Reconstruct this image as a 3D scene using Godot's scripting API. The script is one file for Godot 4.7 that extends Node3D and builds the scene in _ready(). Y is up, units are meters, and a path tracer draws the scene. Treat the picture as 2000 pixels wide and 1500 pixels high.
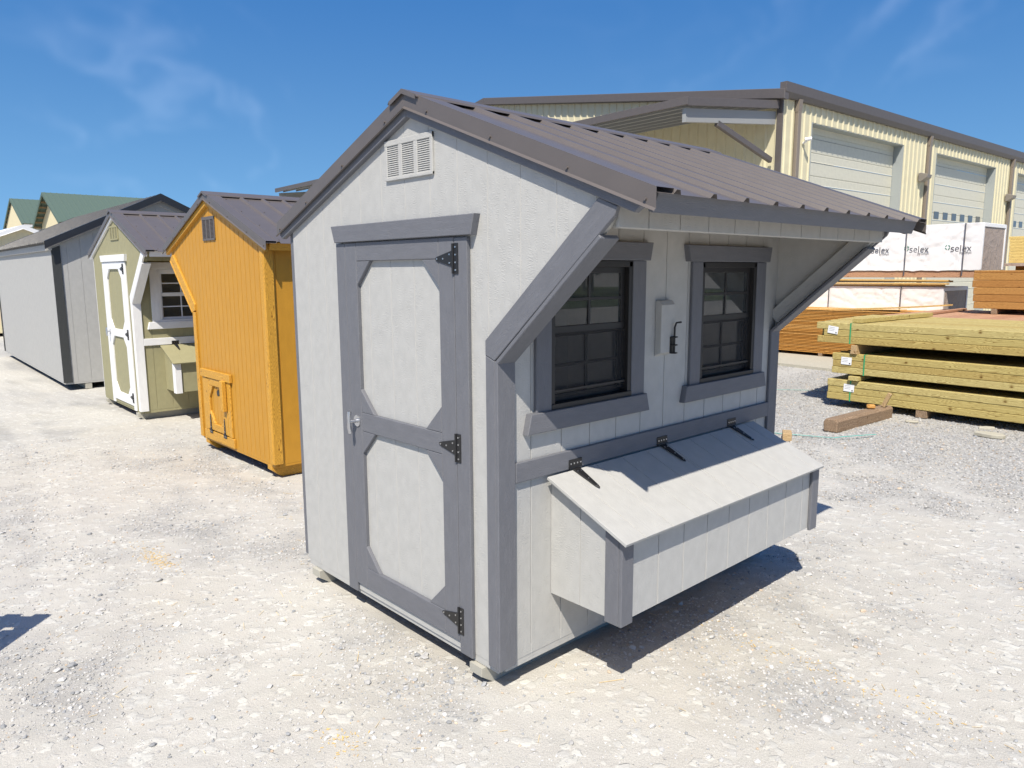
extends Node3D
# Sales yard of small sheds: grey chicken coop in front, olive, orange and grey ones in a row, lumber and a metal building behind.

const W := 1.853          # coop depth across the gable
const L := 2.4384         # coop length
const PK := -0.60         # ridge position across the gable
const RIDGE := 2.757      # top of roof sheet at the ridge
const SLOPE := 0.385
const GROOVE := 0.2032
const YARD := 0.05        # turn of the metal building and the lumber rows

var M := {}
var rng := RandomNumberGenerator.new()
var taken := {}

# ------------------------------------------------------------------ scene
func _ready() -> void:
	rng.seed = 20240411
	var cam := Camera3D.new()
	cam.name = "camera"
	add_child(cam)
	cam.position = Vector3(2.3656, 1.9414, 2.0995)
	cam.rotation_order = EULER_ORDER_YXZ
	cam.rotation = Vector3(-0.1519, 0.8254, -0.0049)
	cam.fov = 55.175
	cam.near = 0.05
	cam.far = 900.0
	cam.current = true
	var env := Environment.new()
	env.background_mode = Environment.BG_SKY
	var sm := ProceduralSkyMaterial.new()
	sm.sky_top_color = Color(0.080, 0.339, 0.612)
	sm.sky_horizon_color = Color(0.472, 0.667, 0.824)
	sm.sky_curve = 0.15
	sm.ground_bottom_color = Color(0.55, 0.54, 0.52)
	sm.ground_horizon_color = Color(0.60, 0.64, 0.68)
	sm.sun_angle_max = 45.0
	sm.sun_curve = 0.4
	sm.sky_cover = cirrus()
	sm.sky_cover_modulate = Color(1, 1, 1, 1)
	var sky := Sky.new()
	sky.sky_material = sm
	env.sky = sky
	env.background_energy_multiplier = 1.0
	env.tonemap_mode = Environment.TONE_MAPPER_LINEAR
	env.tonemap_exposure = 1.42
	env.sdfgi_enabled = true
	env.ssao_enabled = true
	env.ssil_enabled = true
	var we := WorldEnvironment.new()
	we.name = "world_environment"
	we.environment = env
	add_child(we)
	var sun := DirectionalLight3D.new()
	sun.name = "sun"
	add_child(sun)
	var to_sun := Vector3(0.36, 0.797, 0.483).normalized()
	sun.look_at_from_position(to_sun * 20.0, Vector3.ZERO, Vector3.UP)
	sun.light_energy = 1.38
	sun.light_color = Color(1.0, 0.965, 0.91)
	sun.light_angular_distance = 0.5
	sun.shadow_enabled = true
	make_materials()
	make_ground()
	make_building()
	make_coops()
	make_lumber()
	make_far_sheds()
	make_surroundings()
	make_litter()

# high thin cloud: drawn-out wisps all round the sky
func cirrus() -> ImageTexture:
	var w := 1024; var h := 512
	var im := Image.create(w, h, false, Image.FORMAT_RGBA8)
	var a := noise(71, 1.0, 5); var b := noise(72, 1.0, 4); var c := noise(73, 1.0, 3)
	for y in h:
		var el := PI * (0.5 - (y + 0.5) / h)
		if el <= 0.0:
			continue
		for x in w:
			var az := TAU * x / w - 0.36
			var d := Vector3(cos(el) * sin(az), sin(el), -cos(el) * cos(az))
			var p := d / (d.y + 0.22)
			var q := Vector2(p.x * 0.85 + p.z * 0.53, -p.x * 0.53 + p.z * 0.85)
			q += Vector2(c.get_noise_2d(q.x * 1.1, q.y * 1.1), c.get_noise_2d(q.x * 1.1 + 40, q.y * 1.1)) * 0.35
			var wisp := a.get_noise_2d(q.x * 1.1, q.y * 4.6) * 0.5 + 0.5
			var fibre := noise_at(b, q.x * 3.0, q.y * 16.0)
			var field := b.get_noise_2d(q.x * 0.55 + 9.0, q.y * 0.75) * 0.5 + 0.5
			var t: float = smoothstep(0.50, 0.80, wisp * 0.72 + fibre * 0.28) * smoothstep(0.42, 0.70, field)
			im.set_pixel(x, y, Color(0.30, 0.30, 0.30, clamp(t, 0.0, 1.0)))
	return itex(im)

func noise_at(n: FastNoiseLite, x: float, y: float) -> float:
	return n.get_noise_2d(x, y) * 0.5 + 0.5

# ------------------------------------------------------------------ mesh building
class MB:
	var v := PackedVector3Array()
	var n := PackedVector3Array()
	var uv := PackedVector2Array()
	var g := Vector3.UP          # grain direction
	var off := Vector2.ZERO
	func face(pts: Array, out: Vector3) -> void:
		var nn: Vector3 = (pts[1] - pts[0]).cross(pts[2] - pts[0])
		if pts.size() > 3 and nn.length() < 1e-12:
			nn = (pts[2] - pts[0]).cross(pts[3] - pts[0])
		if nn.length() < 1e-14:
			return
		nn = nn.normalized()
		var p := pts
		if nn.dot(out) < 0.0:
			p = pts.duplicate()
			p.reverse()
			nn = -nn
		var gv := g - nn * g.dot(nn)
		if gv.length() < 0.1:
			gv = nn.cross(Vector3(0.31, 0.2, 0.93))
		gv = gv.normalized()
		var gu := gv.cross(nn)
		for k in range(1, p.size() - 1):
			for q in [p[0], p[k + 1], p[k]]:
				v.append(q); n.append(nn)
				uv.append(Vector2(q.dot(gu), -q.dot(gv)) + off)
	func tri_raw(a: Vector3, b: Vector3, c: Vector3, nn: Vector3) -> void:
		var gv := g - nn * g.dot(nn)
		if gv.length() < 0.1:
			gv = nn.cross(Vector3(0.31, 0.2, 0.93))
		gv = gv.normalized()
		var gu := gv.cross(nn)
		var ord := [a, c, b]
		if (b - a).cross(c - a).dot(nn) < 0.0:
			ord = [a, b, c]
		for q in ord:
			v.append(q); n.append(nn)
			uv.append(Vector2(q.dot(gu), -q.dot(gv)) + off)
	func box(c: Vector3, s: Vector3, e := 0.002, bs := Basis()) -> void:
		var h := s * 0.5
		e = min(e, min(h.x, min(h.y, h.z)) * 0.45)
		var P := {}
		for sx in [-1, 1]:
			for sy in [-1, 1]:
				for sz in [-1, 1]:
					var k := Vector3i(sx, sy, sz)
					P[k] = [c + bs * Vector3(sx * h.x, sy * (h.y - e), sz * (h.z - e)), c + bs * Vector3(sx * (h.x - e), sy * h.y, sz * (h.z - e)), c + bs * Vector3(sx * (h.x - e), sy * (h.y - e), sz * h.z)]
		for s1 in [-1, 1]:
			face([P[Vector3i(s1, -1, -1)][0], P[Vector3i(s1, 1, -1)][0], P[Vector3i(s1, 1, 1)][0], P[Vector3i(s1, -1, 1)][0]], bs.x * s1)
			face([P[Vector3i(-1, s1, -1)][1], P[Vector3i(1, s1, -1)][1], P[Vector3i(1, s1, 1)][1], P[Vector3i(-1, s1, 1)][1]], bs.y * s1)
			face([P[Vector3i(-1, -1, s1)][2], P[Vector3i(1, -1, s1)][2], P[Vector3i(1, 1, s1)][2], P[Vector3i(-1, 1, s1)][2]], bs.z * s1)
		if e < 1e-5:
			return
		for a in [-1, 1]:
			for b in [-1, 1]:
				var k1 := Vector3i(a, b, -1)
				var k2 := Vector3i(a, b, 1)
				face([P[k1][0], P[k1][1], P[k2][1], P[k2][0]], bs.x * a + bs.y * b)
				k1 = Vector3i(a, -1, b); k2 = Vector3i(a, 1, b)
				face([P[k1][0], P[k1][2], P[k2][2], P[k2][0]], bs.x * a + bs.z * b)
				k1 = Vector3i(-1, a, b); k2 = Vector3i(1, a, b)
				face([P[k1][1], P[k1][2], P[k2][2], P[k2][1]], bs.y * a + bs.z * b)
		for k in P:
			face([P[k][0], P[k][1], P[k][2]], bs.x * k.x + bs.y * k.y + bs.z * k.z)
	func prism(poly: PackedVector2Array, o: Vector3, U: Vector3, V: Vector3, t0: float, t1: float, e := 0.0) -> void:
		var N := U.cross(V).normalized()
		if t1 < t0:
			var sw := t0
			t0 = t1
			t1 = sw
		var pp := poly.duplicate()
		var ar := 0.0
		for i in pp.size():
			var a := pp[i]; var b := pp[(i + 1) % pp.size()]
			ar += a.x * b.y - b.x * a.y
		if ar < 0.0:
			pp.reverse()
		var top := pp
		if e > 0.0:
			top = PackedVector2Array()
			var m := pp.size()
			for i in m:
				var d0 := (pp[i] - pp[(i + m - 1) % m]).normalized()
				var d1 := (pp[(i + 1) % m] - pp[i]).normalized()
				var n0 := Vector2(-d0.y, d0.x)
				var n1 := Vector2(-d1.y, d1.x)
				var bis := (n0 + n1)
				var k: float = e / max(0.3, 1.0 + n0.dot(n1))
				top.append(pp[i] + bis * k)
		var idx := Geometry2D.triangulate_polygon(top)
		for i in range(0, idx.size(), 3):
			var a3 := o + U * top[idx[i]].x + V * top[idx[i]].y + N * t1
			var b3 := o + U * top[idx[i + 1]].x + V * top[idx[i + 1]].y + N * t1
			var c3 := o + U * top[idx[i + 2]].x + V * top[idx[i + 2]].y + N * t1
			tri_raw(a3, b3, c3, N)
		idx = Geometry2D.triangulate_polygon(pp)
		for i in range(0, idx.size(), 3):
			var a4 := o + U * pp[idx[i]].x + V * pp[idx[i]].y + N * t0
			var b4 := o + U * pp[idx[i + 1]].x + V * pp[idx[i + 1]].y + N * t0
			var c4 := o + U * pp[idx[i + 2]].x + V * pp[idx[i + 2]].y + N * t0
			tri_raw(a4, b4, c4, -N)
		var cnt := pp.size()
		for i in cnt:
			var p := pp[i]; var q := pp[(i + 1) % cnt]
			var d := (q - p).normalized()
			var on := U * d.y - V * d.x
			var A := o + U * p.x + V * p.y; var B := o + U * q.x + V * q.y
			face([A + N * t0, B + N * t0, B + N * (t1 - e), A + N * (t1 - e)], on)
			if e > 0.0:
				var A2 := o + U * top[i].x + V * top[i].y; var B2 := o + U * top[(i + 1) % cnt].x + V * top[(i + 1) % cnt].y
				face([A + N * (t1 - e), B + N * (t1 - e), B2 + N * t1, A2 + N * t1], on + N)
	func tube(pts: Array, r: float, seg := 8, caps := true) -> void:
		var rings := []
		for i in pts.size():
			var d: Vector3
			if i == 0: d = pts[1] - pts[0]
			elif i == pts.size() - 1: d = pts[i] - pts[i - 1]
			else: d = pts[i + 1] - pts[i - 1]
			d = d.normalized()
			var x := d.cross(Vector3(0.13, 0.97, 0.21)).normalized()
			if d.cross(Vector3(0.13, 0.97, 0.21)).length() < 0.2:
				x = d.cross(Vector3(1, 0, 0)).normalized()
			var y := d.cross(x)
			var ring := []
			for k in seg:
				var a := TAU * k / seg
				ring.append([pts[i] + (x * cos(a) + y * sin(a)) * r, x * cos(a) + y * sin(a)])
			rings.append(ring)
		for i in pts.size() - 1:
			for k in seg:
				var k2 := (k + 1) % seg
				var q := [rings[i][k], rings[i][k2], rings[i + 1][k2], rings[i + 1][k]]
				var fn: Vector3 = (q[1][0] - q[0][0]).cross(q[2][0] - q[0][0])
				var od := [0, 2, 1, 0, 3, 2]
				if fn.dot(q[0][1]) < 0.0:
					od = [0, 1, 2, 0, 2, 3]
				for w in od:
					v.append(q[w][0]); n.append(q[w][1]); uv.append(Vector2(k * 0.05, i * 0.05))
		if caps:
			for e2 in [0, pts.size() - 1]:
				var ps := []
				for k in seg: ps.append(rings[e2][k][0])
				face(ps, (pts[e2] - pts[1 if e2 == 0 else e2 - 1]))
	func mesh() -> ArrayMesh:
		var a := []
		a.resize(Mesh.ARRAY_MAX)
		a[Mesh.ARRAY_VERTEX] = v
		a[Mesh.ARRAY_NORMAL] = n
		a[Mesh.ARRAY_TEX_UV] = uv
		var m := ArrayMesh.new()
		if v.size() > 0:
			m.add_surface_from_arrays(Mesh.PRIMITIVE_TRIANGLES, a)
		return m

func mb(grain := Vector3.UP, r := true) -> MB:
	var b := MB.new()
	b.g = grain
	if r:
		b.off = Vector2(rng.randf(), rng.randf()) * 7.0
	return b

func put(b, called: String, m, parent: Node, at := Vector3.ZERO) -> MeshInstance3D:
	var o := MeshInstance3D.new()
	o.name = called
	o.mesh = b.mesh() if b is MB else b
	o.material_override = m
	o.position = at
	parent.add_child(o, true)
	return o

func numbered(s: String) -> String:
	if not taken.has(s):
		taken[s] = 0
		return s
	taken[s] += 1
	return "%s_%03d" % [s, taken[s]]

func thing(called: String, label: String, cat: String, at := Vector3.ZERO, turn := 0.0, group := "") -> Node3D:
	var o := Node3D.new()
	o.name = numbered(called)
	add_child(o)
	o.position = at
	o.rotation.y = turn
	tag(o, label, cat, group)
	return o

func tag(o: Node, label: String, cat: String, group := "", kind := "") -> void:
	o.set_meta("label", label)
	o.set_meta("category", cat)
	if group != "": o.set_meta("group", group)
	if kind != "": o.set_meta("kind", kind)

func part(called: String, parent: Node, at := Vector3.ZERO) -> Node3D:
	var o := Node3D.new()
	o.name = called
	parent.add_child(o, true)
	o.position = at
	return o

func solo(b, called: String, m, label: String, cat: String, at := Vector3.ZERO, turn := 0.0, group := "", kind := "") -> MeshInstance3D:
	var o := put(b, numbered(called), m, self, at)
	o.rotation.y = turn
	tag(o, label, cat, group, kind)
	return o

func yard(a: float, y: float, b: float) -> Vector3:
	return Vector3(-7.198 + a * cos(YARD) - b * sin(YARD), y, -16.065 + a * sin(YARD) + b * cos(YARD))

func P2(arr: Array) -> PackedVector2Array:
	var p := PackedVector2Array()
	for i in range(0, arr.size(), 2):
		p.append(Vector2(arr[i], arr[i + 1]))
	return p

# ------------------------------------------------------------------ materials
func lin(r: float, g: float, b: float) -> Color:
	return Color(r, g, b).linear_to_srgb()

func noise(seed_: int, f: float, oct := 4, kind := FastNoiseLite.TYPE_SIMPLEX_SMOOTH) -> FastNoiseLite:
	var q := FastNoiseLite.new()
	q.seed = seed_; q.frequency = f; q.noise_type = kind
	q.fractal_type = FastNoiseLite.FRACTAL_FBM if oct > 1 else FastNoiseLite.FRACTAL_NONE
	q.fractal_octaves = oct
	return q

func itex(img: Image) -> ImageTexture:
	return ImageTexture.create_from_image(img)

func gray(vals: PackedFloat32Array, w: int, h: int) -> ImageTexture:
	var by := PackedByteArray()
	by.resize(w * h)
	for i in w * h:
		by[i] = int(clamp(vals[i], 0.0, 1.0) * 255.0)
	return itex(Image.create_from_data(w, h, false, Image.FORMAT_L8, by))

func mat(c: Color, rough := 0.8, metal := 0.0, spec := 0.5) -> StandardMaterial3D:
	var m := StandardMaterial3D.new()
	m.albedo_color = c
	m.roughness = rough
	m.metallic = metal
	m.metallic_specular = spec
	return m

func bumped(m: StandardMaterial3D, tex: Texture2D, cm: float, scale: Vector2) -> StandardMaterial3D:
	m.heightmap_enabled = true
	m.heightmap_texture = tex
	m.heightmap_scale = cm
	m.uv1_scale = Vector3(scale.x, scale.y, 1)
	return m

func seam(nz: FastNoiseLite, w: int, h: int) -> PackedByteArray:
	return nz.get_seamless_image(w, h, false, false, 0.15, true).get_data()

# stretched seamless noise: made small across or along and enlarged, so it draws out along one axis
func streak(seed_: int, f: float, w0: int, h0: int, w: int, h: int, oct := 4) -> PackedByteArray:
	var im := noise(seed_, f, oct).get_seamless_image(w0, h0, false, false, 0.15, true)
	im.resize(w, h, Image.INTERPOLATE_CUBIC)
	return im.get_data()

func make_textures() -> Dictionary:
	var T := {}
	var s := 768
	# pressed cedar face of the siding: fine upright streaks, bands of short ripples across them
	var fine := streak(3, 0.16, s, 64, s, s, 3)
	var broad := streak(4, 0.022, s, 110, s, s, 3)
	var rip := streak(5, 0.085, 150, s, s, s, 3)
	var curl := seam(noise(6, 0.05, 3), s, s)
	var h := PackedFloat32Array(); h.resize(s * s)
	for i in s * s:
		var mk: float = smoothstep(0.44, 0.56, broad[i] / 255.0)
		var rp: float = pow(clampf(absf(rip[i] / 255.0 - 0.5) * 3.6, 0.0, 1.0), 0.7)
		var fi: float = fine[i] / 255.0
		var cu: float = 1.0 - pow(1.0 - clampf(absf(curl[i] / 255.0 - 0.5) * 9.0, 0.0, 1.0), 2.0)
		h[i] = lerpf(0.35 + fi * 0.35 + cu * 0.22, 0.2 + rp * 0.55 + fi * 0.2, mk)
	T.siding = gray(h, s, s)
	# plain-sawn board: contour lines of a drawn-out field
	var big := streak(11, 0.012, 512, 130, 512, 512, 2)
	var fib := streak(12, 0.12, 512, 24, 512, 512, 2)
	var hb := PackedFloat32Array(); hb.resize(512 * 512)
	var cg := PackedByteArray(); cg.resize(512 * 512 * 3)
	var knots := [Vector2(70, 60), Vector2(300, 140), Vector2(430, 260), Vector2(160, 330), Vector2(350, 450), Vector2(60, 440)]
	for i in 512 * 512:
		var f: float = big[i] / 255.0
		var st: float = fposmod(f * 15.0, 1.0)
		var ring: float = pow(st, 3.0)
		hb[i] = 0.72 - ring * 0.62 + (fib[i] / 255.0 - 0.5) * 0.14
		var kn := 0.0
		for q in knots:
			var dx: float = absf((i % 512) - q.x); var dy: float = absf(i / 512 - q.y)
			if dx < 30.0 and dy < 16.0: kn = max(kn, exp(-(dx * dx / 90.0 + dy * dy / 14.0)))
		var t: float = clamp(ring * 0.8 + (fib[i] / 255.0 - 0.5) * 0.16 + kn * 1.1, 0.0, 1.0)
		var c := Color(1.0, 1.0, 1.0).lerp(Color(0.52, 0.43, 0.32), t)
		cg[i * 3] = int(c.r * 255); cg[i * 3 + 1] = int(c.g * 255); cg[i * 3 + 2] = int(c.b * 255)
	T.board = gray(hb, 512, 512)
	T.grain = itex(Image.create_from_data(512, 512, false, Image.FORMAT_RGB8, cg))
	# soft mottling for paint and metal
	var mo := seam(noise(21, 0.012, 5), 512, 512)
	var mc := PackedByteArray(); mc.resize(512 * 512 * 3)
	for i in 512 * 512:
		var t2: float = 0.955 + mo[i] / 255.0 * 0.045
		for k in 3: mc[i * 3 + k] = int(clamp(t2, 0, 1) * 255)
	T.mottle = itex(Image.create_from_data(512, 512, false, Image.FORMAT_RGB8, mc))
	var mr := PackedFloat32Array(); mr.resize(512 * 512)
	for i in 512 * 512: mr[i] = mo[i] / 255.0
	T.soft = gray(mr, 512, 512)
	# crushed stone: cells with rounded tops in dust
	var gs := 1024
	var c1 := FastNoiseLite.new()
	c1.seed = 31; c1.noise_type = FastNoiseLite.TYPE_CELLULAR; c1.frequency = 0.05; c1.fractal_type = FastNoiseLite.FRACTAL_NONE
	c1.cellular_return_type = FastNoiseLite.RETURN_DISTANCE; c1.cellular_jitter = 1.0
	var d1 := seam(c1, gs, gs)
	c1.cellular_return_type = FastNoiseLite.RETURN_CELL_VALUE
	var v1 := seam(c1, gs, gs)
	var c2 := FastNoiseLite.new()
	c2.seed = 32; c2.noise_type = FastNoiseLite.TYPE_CELLULAR; c2.frequency = 0.16; c2.fractal_type = FastNoiseLite.FRACTAL_NONE
	c2.cellular_return_type = FastNoiseLite.RETURN_DISTANCE
	var d2 := seam(c2, gs, gs)
	var cover := seam(noise(33, 0.012, 4), gs, gs)
	var grit := seam(noise(34, 0.35, 3), gs, gs)
	var gh := PackedFloat32Array(); gh.resize(gs * gs)
	var gc := PackedByteArray(); gc.resize(gs * gs * 3)
	for i in gs * gs:
		var cv: float = cover[i] / 255.0
		var stone: float = (1.0 - d1[i] / 255.0)
		var big_on: float = smoothstep(0.40, 0.70, v1[i] / 255.0) * smoothstep(0.30, 0.62, cv)
		var top: float = smoothstep(0.25, 0.75, stone) * big_on
		var small: float = 1.0 - d2[i] / 255.0
		gh[i] = 0.28 + top * 0.5 + small * 0.22 + (grit[i] / 255.0 - 0.5) * 0.25
		var gr: float = (grit[i] / 255.0 - 0.5)
		var val: float = 0.88 + gr * 0.26
		var tone: float = (v1[i] / 255.0 - 0.5)
		var col := Color(val, val * 0.993, val * 0.975)
		var sc := Color(0.86 + tone * 0.2, 0.86 + tone * 0.2, 0.855 + tone * 0.18)
		if big_on > 0.5 and stone > 0.45: col = sc
		gc[i * 3] = int(clamp(col.r, 0, 1) * 255); gc[i * 3 + 1] = int(clamp(col.g, 0, 1) * 255); gc[i * 3 + 2] = int(clamp(col.b, 0, 1) * 255)
	T.gravel_h = gray(gh, gs, gs)
	T.gravel_c = itex(Image.create_from_data(gs, gs, false, Image.FORMAT_RGB8, gc))
	# creased plastic wrap
	var wr := FastNoiseLite.new()
	wr.seed = 41; wr.noise_type = FastNoiseLite.TYPE_SIMPLEX_SMOOTH; wr.frequency = 0.008; wr.fractal_type = FastNoiseLite.FRACTAL_RIDGED; wr.fractal_octaves = 4
	wr.domain_warp_enabled = true; wr.domain_warp_amplitude = 60.0; wr.domain_warp_frequency = 0.006
	var wd := seam(wr, 512, 512)
	var wf := PackedFloat32Array(); wf.resize(512 * 512)
	for i in 512 * 512: wf[i] = wd[i] / 255.0
	T.wrap = gray(wf, 512, 512)
	return T

func make_materials() -> void:
	var T := make_textures()
	M.T = T
	var paint := func(c: Color, tex, cm: float, sc: Vector2, rough: float) -> StandardMaterial3D:
		var m := bumped(mat(c, rough, 0.0, 0.4), tex, cm, sc)
		m.albedo_texture = T.mottle
		return m
	M.gray_siding = paint.call(lin(0.462, 0.464, 0.450), T.siding, 0.16, Vector2(1.9, 1.6), 0.62)
	M.slate_trim = paint.call(lin(0.158, 0.164, 0.184), T.board, 0.15, Vector2(3.2, 1.2), 0.55)
	M.olive_siding = paint.call(lin(0.335, 0.315, 0.185), T.siding, 0.20, Vector2(1.5, 1.1), 0.65)
	M.white_trim = paint.call(lin(0.80, 0.81, 0.82), T.board, 0.10, Vector2(2.6, 0.9), 0.6)
	M.big_siding = paint.call(lin(0.43, 0.43, 0.415), T.siding, 0.10, Vector2(1.5, 1.1), 0.65)
	M.charcoal_trim = paint.call(lin(0.05, 0.054, 0.055), T.board, 0.1, Vector2(2.6, 0.9), 0.6)
	M.cream_siding = paint.call(lin(0.72, 0.64, 0.42), T.siding, 0.1, Vector2(1.5, 1.1), 0.65)
	var stain := bumped(mat(lin(0.53, 0.265, 0.027), 0.5, 0.0, 0.45), T.siding, 0.12, Vector2(1.4, 0.8))
	stain.albedo_texture = T.mottle
	M.honey_stain = stain
	var stain2 := bumped(mat(lin(0.66, 0.36, 0.048), 0.5, 0.0, 0.45), T.board, 0.1, Vector2(3.0, 0.8))
	stain2.albedo_texture = T.grain
	M.honey_trim = stain2
	M.roof_brown = mat(lin(0.125, 0.110, 0.104), 0.42, 0.0, 0.5)
	M.roof_brown.albedo_texture = T.mottle
	M.roof_brown.uv1_scale = Vector3(0.7, 0.7, 1)
	bumped(M.roof_brown, T.soft, 0.08, Vector2(0.7, 0.7))
	M.roof_black = bumped(mat(lin(0.02, 0.022, 0.027), 0.35), T.soft, 0.2, Vector2(0.7, 0.7))
	M.roof_green = bumped(mat(lin(0.085, 0.13, 0.105), 0.7), T.soft, 0.2, Vector2(0.7, 0.7))
	M.black_iron = mat(lin(0.012, 0.012, 0.013), 0.45)
	M.bronze = mat(lin(0.020, 0.019, 0.019), 0.5)
	M.white_vinyl = mat(lin(0.75, 0.76, 0.77), 0.45)
	M.steel = mat(lin(0.62, 0.63, 0.65), 0.28, 1.0)
	var gl := mat(Color(0.80, 0.84, 0.85, 0.06), 0.0, 0.0, 0.5)
	gl.transparency = BaseMaterial3D.TRANSPARENCY_ALPHA
	M.glass = gl
	var scr := mat(Color(0.16, 0.16, 0.17, 0.42), 0.9)
	scr.transparency = BaseMaterial3D.TRANSPARENCY_ALPHA
	M.screen = scr
	var lum := func(c: Color, cm: float, sc := Vector2(3.2, 0.55)) -> StandardMaterial3D:
		var m := bumped(mat(c, 0.75, 0.0, 0.35), T.board, cm, sc)
		m.albedo_texture = T.grain
		return m
	M.raw_wood = lum.call(lin(0.52, 0.38, 0.21), 0.08)
	M.inner_wood = lum.call(lin(0.42, 0.30, 0.17), 0.08)
	M.skid_wood = bumped(mat(lin(0.40, 0.39, 0.34), 0.8), T.board, 0.08, Vector2(3.2, 0.6))
	M.treated = [lum.call(lin(0.52, 0.43, 0.165), 0.06, Vector2(1.7, 0.45)), lum.call(lin(0.55, 0.47, 0.20), 0.06, Vector2(1.9, 0.40)), lum.call(lin(0.48, 0.375, 0.135), 0.06, Vector2(1.5, 0.5))]
	M.lath = [lum.call(lin(0.60, 0.30, 0.075), 0.05), lum.call(lin(0.52, 0.25, 0.06), 0.05), lum.call(lin(0.66, 0.36, 0.11), 0.05)]
	M.pine_board = lum.call(lin(0.72, 0.50, 0.20), 0.05)
	M.yellow_board = lum.call(lin(0.80, 0.63, 0.24), 0.05)
	M.red_board = [lum.call(lin(0.50, 0.285, 0.18), 0.05), lum.call(lin(0.56, 0.335, 0.21), 0.05)]
	M.cedar = [lum.call(lin(0.49, 0.27, 0.085), 0.08), lum.call(lin(0.44, 0.23, 0.07), 0.08)]
	M.old_wood = lum.call(lin(0.33, 0.24, 0.165), 0.5, Vector2(2.2, 0.7))
	M.green_strap = mat(lin(0.04, 0.33, 0.14), 0.35)
	M.teal_strap = mat(lin(0.06, 0.60, 0.50), 0.3)
	M.paper = mat(lin(0.78, 0.80, 0.82), 0.6)
	M.ink = mat(lin(0.03, 0.03, 0.035), 0.6)
	var wrap := mat(lin(0.82, 0.82, 0.82), 0.5)
	M.wrap = wrap
	M.wrap_end = bumped(mat(lin(0.36, 0.29, 0.24), 0.6), T.wrap, 2.0, Vector2(0.5, 0.5))
	M.logo_gray = mat(lin(0.10, 0.10, 0.11), 0.5)
	M.logo_green = mat(lin(0.02, 0.20, 0.12), 0.5)
	M.band = mat(lin(0.10, 0.10, 0.115), 0.5)
	var panel := mat(lin(0.66, 0.61, 0.42), 0.5)
	panel.albedo_texture = T.mottle
	panel.uv1_scale = Vector3(0.4, 0.4, 1)
	M.cream_metal = panel
	M.brown_metal = mat(lin(0.115, 0.102, 0.098), 0.5)
	M.brown_metal.albedo_texture = T.mottle
	M.downspout = mat(lin(0.22, 0.185, 0.15), 0.5)
	M.galv = mat(lin(0.30, 0.31, 0.31), 0.6, 0.0)
	M.door_panel = mat(lin(0.62, 0.605, 0.50), 0.5)
	M.door_panel.albedo_texture = T.mottle
	M.door_jamb = mat(lin(0.33, 0.36, 0.36), 0.6)
	M.opaque_dark_pane = mat(lin(0.11, 0.12, 0.125), 0.05)  # opaque door panes: the dim interior behind is put into the grey
	M.lamp_gray = mat(lin(0.22, 0.2, 0.18), 0.5)
	M.concrete = bumped(mat(lin(0.56, 0.54, 0.46), 0.9), T.soft, 0.3, Vector2(0.8, 0.8))
	M.concrete.albedo_texture = T.gravel_c
	M.bark = mat(lin(0.14, 0.12, 0.10), 0.9)
	M.leaf = mat(lin(0.05, 0.09, 0.03), 0.8)
	M.grass = bumped(mat(lin(0.10, 0.15, 0.035), 0.95), T.gravel_h, 6.0, Vector2(0.5, 0.5))
	M.red_stain = lum.call(lin(0.22, 0.075, 0.035), 0.1)
	var gd := bumped(mat(Color(1, 1, 1), 0.95, 0.0, 0.25), T.gravel_h, 0.7, Vector2(0.47, 0.47))
	gd.albedo_texture = T.gravel_c
	gd.vertex_color_use_as_albedo = true
	M.ground = gd
	var st := mat(Color(1, 1, 1), 0.9, 0.0, 0.3)
	st.vertex_color_use_as_albedo = true
	M.stone = st

# ------------------------------------------------------------------ shared builders
# grooved panel siding: every strip between two grooves is a board of its own, its groove a lower lip
func siding(parent: Node, poly: PackedVector2Array, o: Vector3, U: Vector3, V: Vector3, m, u_first: float, step := GROOVE, holes := [], t := 0.011, gap := 0.005, called := "siding_board", deep := 0.0045) -> void:
	var lo := 1e9; var hi := -1e9; var vl := 1e9; var vh := -1e9
	for p in poly:
		lo = min(lo, p.x); hi = max(hi, p.x); vl = min(vl, p.y); vh = max(vh, p.y)
	var k0 := int(floor((lo - u_first) / step))
	var k1 := int(ceil((hi - u_first) / step))
	var nn := U.cross(V).normalized()
	for k in range(k0, k1):
		var a := u_first + k * step
		var b := a + step
		var full := P2([a, vl - 1, b, vl - 1, b, vh + 1, a, vh + 1])
		var parts: Array = Geometry2D.intersect_polygons(poly, full)
		for hole in holes:
			var next := []
			for q in parts:
				next.append_array(Geometry2D.clip_polygons(q, hole))
			parts = next
		for whole in parts:
			var bd := mb(V)
			for piece in [[a, b - gap, t, 0.0012], [b - gap, b, t - deep, 0.0]]:
				var rect := P2([piece[0], vl - 1, piece[1], vl - 1, piece[1], vh + 1, piece[0], vh + 1])
				for q in Geometry2D.intersect_polygons(whole, rect):
					if q.size() >= 3 and not (q.size() == 3 and absf((q[1] - q[0]).cross(q[2] - q[0])) < 1e-7):
						bd.prism(q, o, U, V, -t, piece[2] - t, piece[3])
			if bd.v.size() > 0:
				put(bd, called, m, parent)

func board(parent: Node, called: String, m, c: Vector3, s: Vector3, grain: Vector3, e := 0.003, bs := Basis()) -> MeshInstance3D:
	var b := mb(grain)
	b.box(c, s, e, bs)
	return put(b, called, m, parent)

func plate(parent: Node, called: String, m, poly: PackedVector2Array, o: Vector3, U: Vector3, V: Vector3, t0: float, t1: float, grain: Vector3, e := 0.003) -> MeshInstance3D:
	var b := mb(grain)
	b.prism(poly, o, U, V, t0, t1, e)
	return put(b, called, m, parent)

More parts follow.
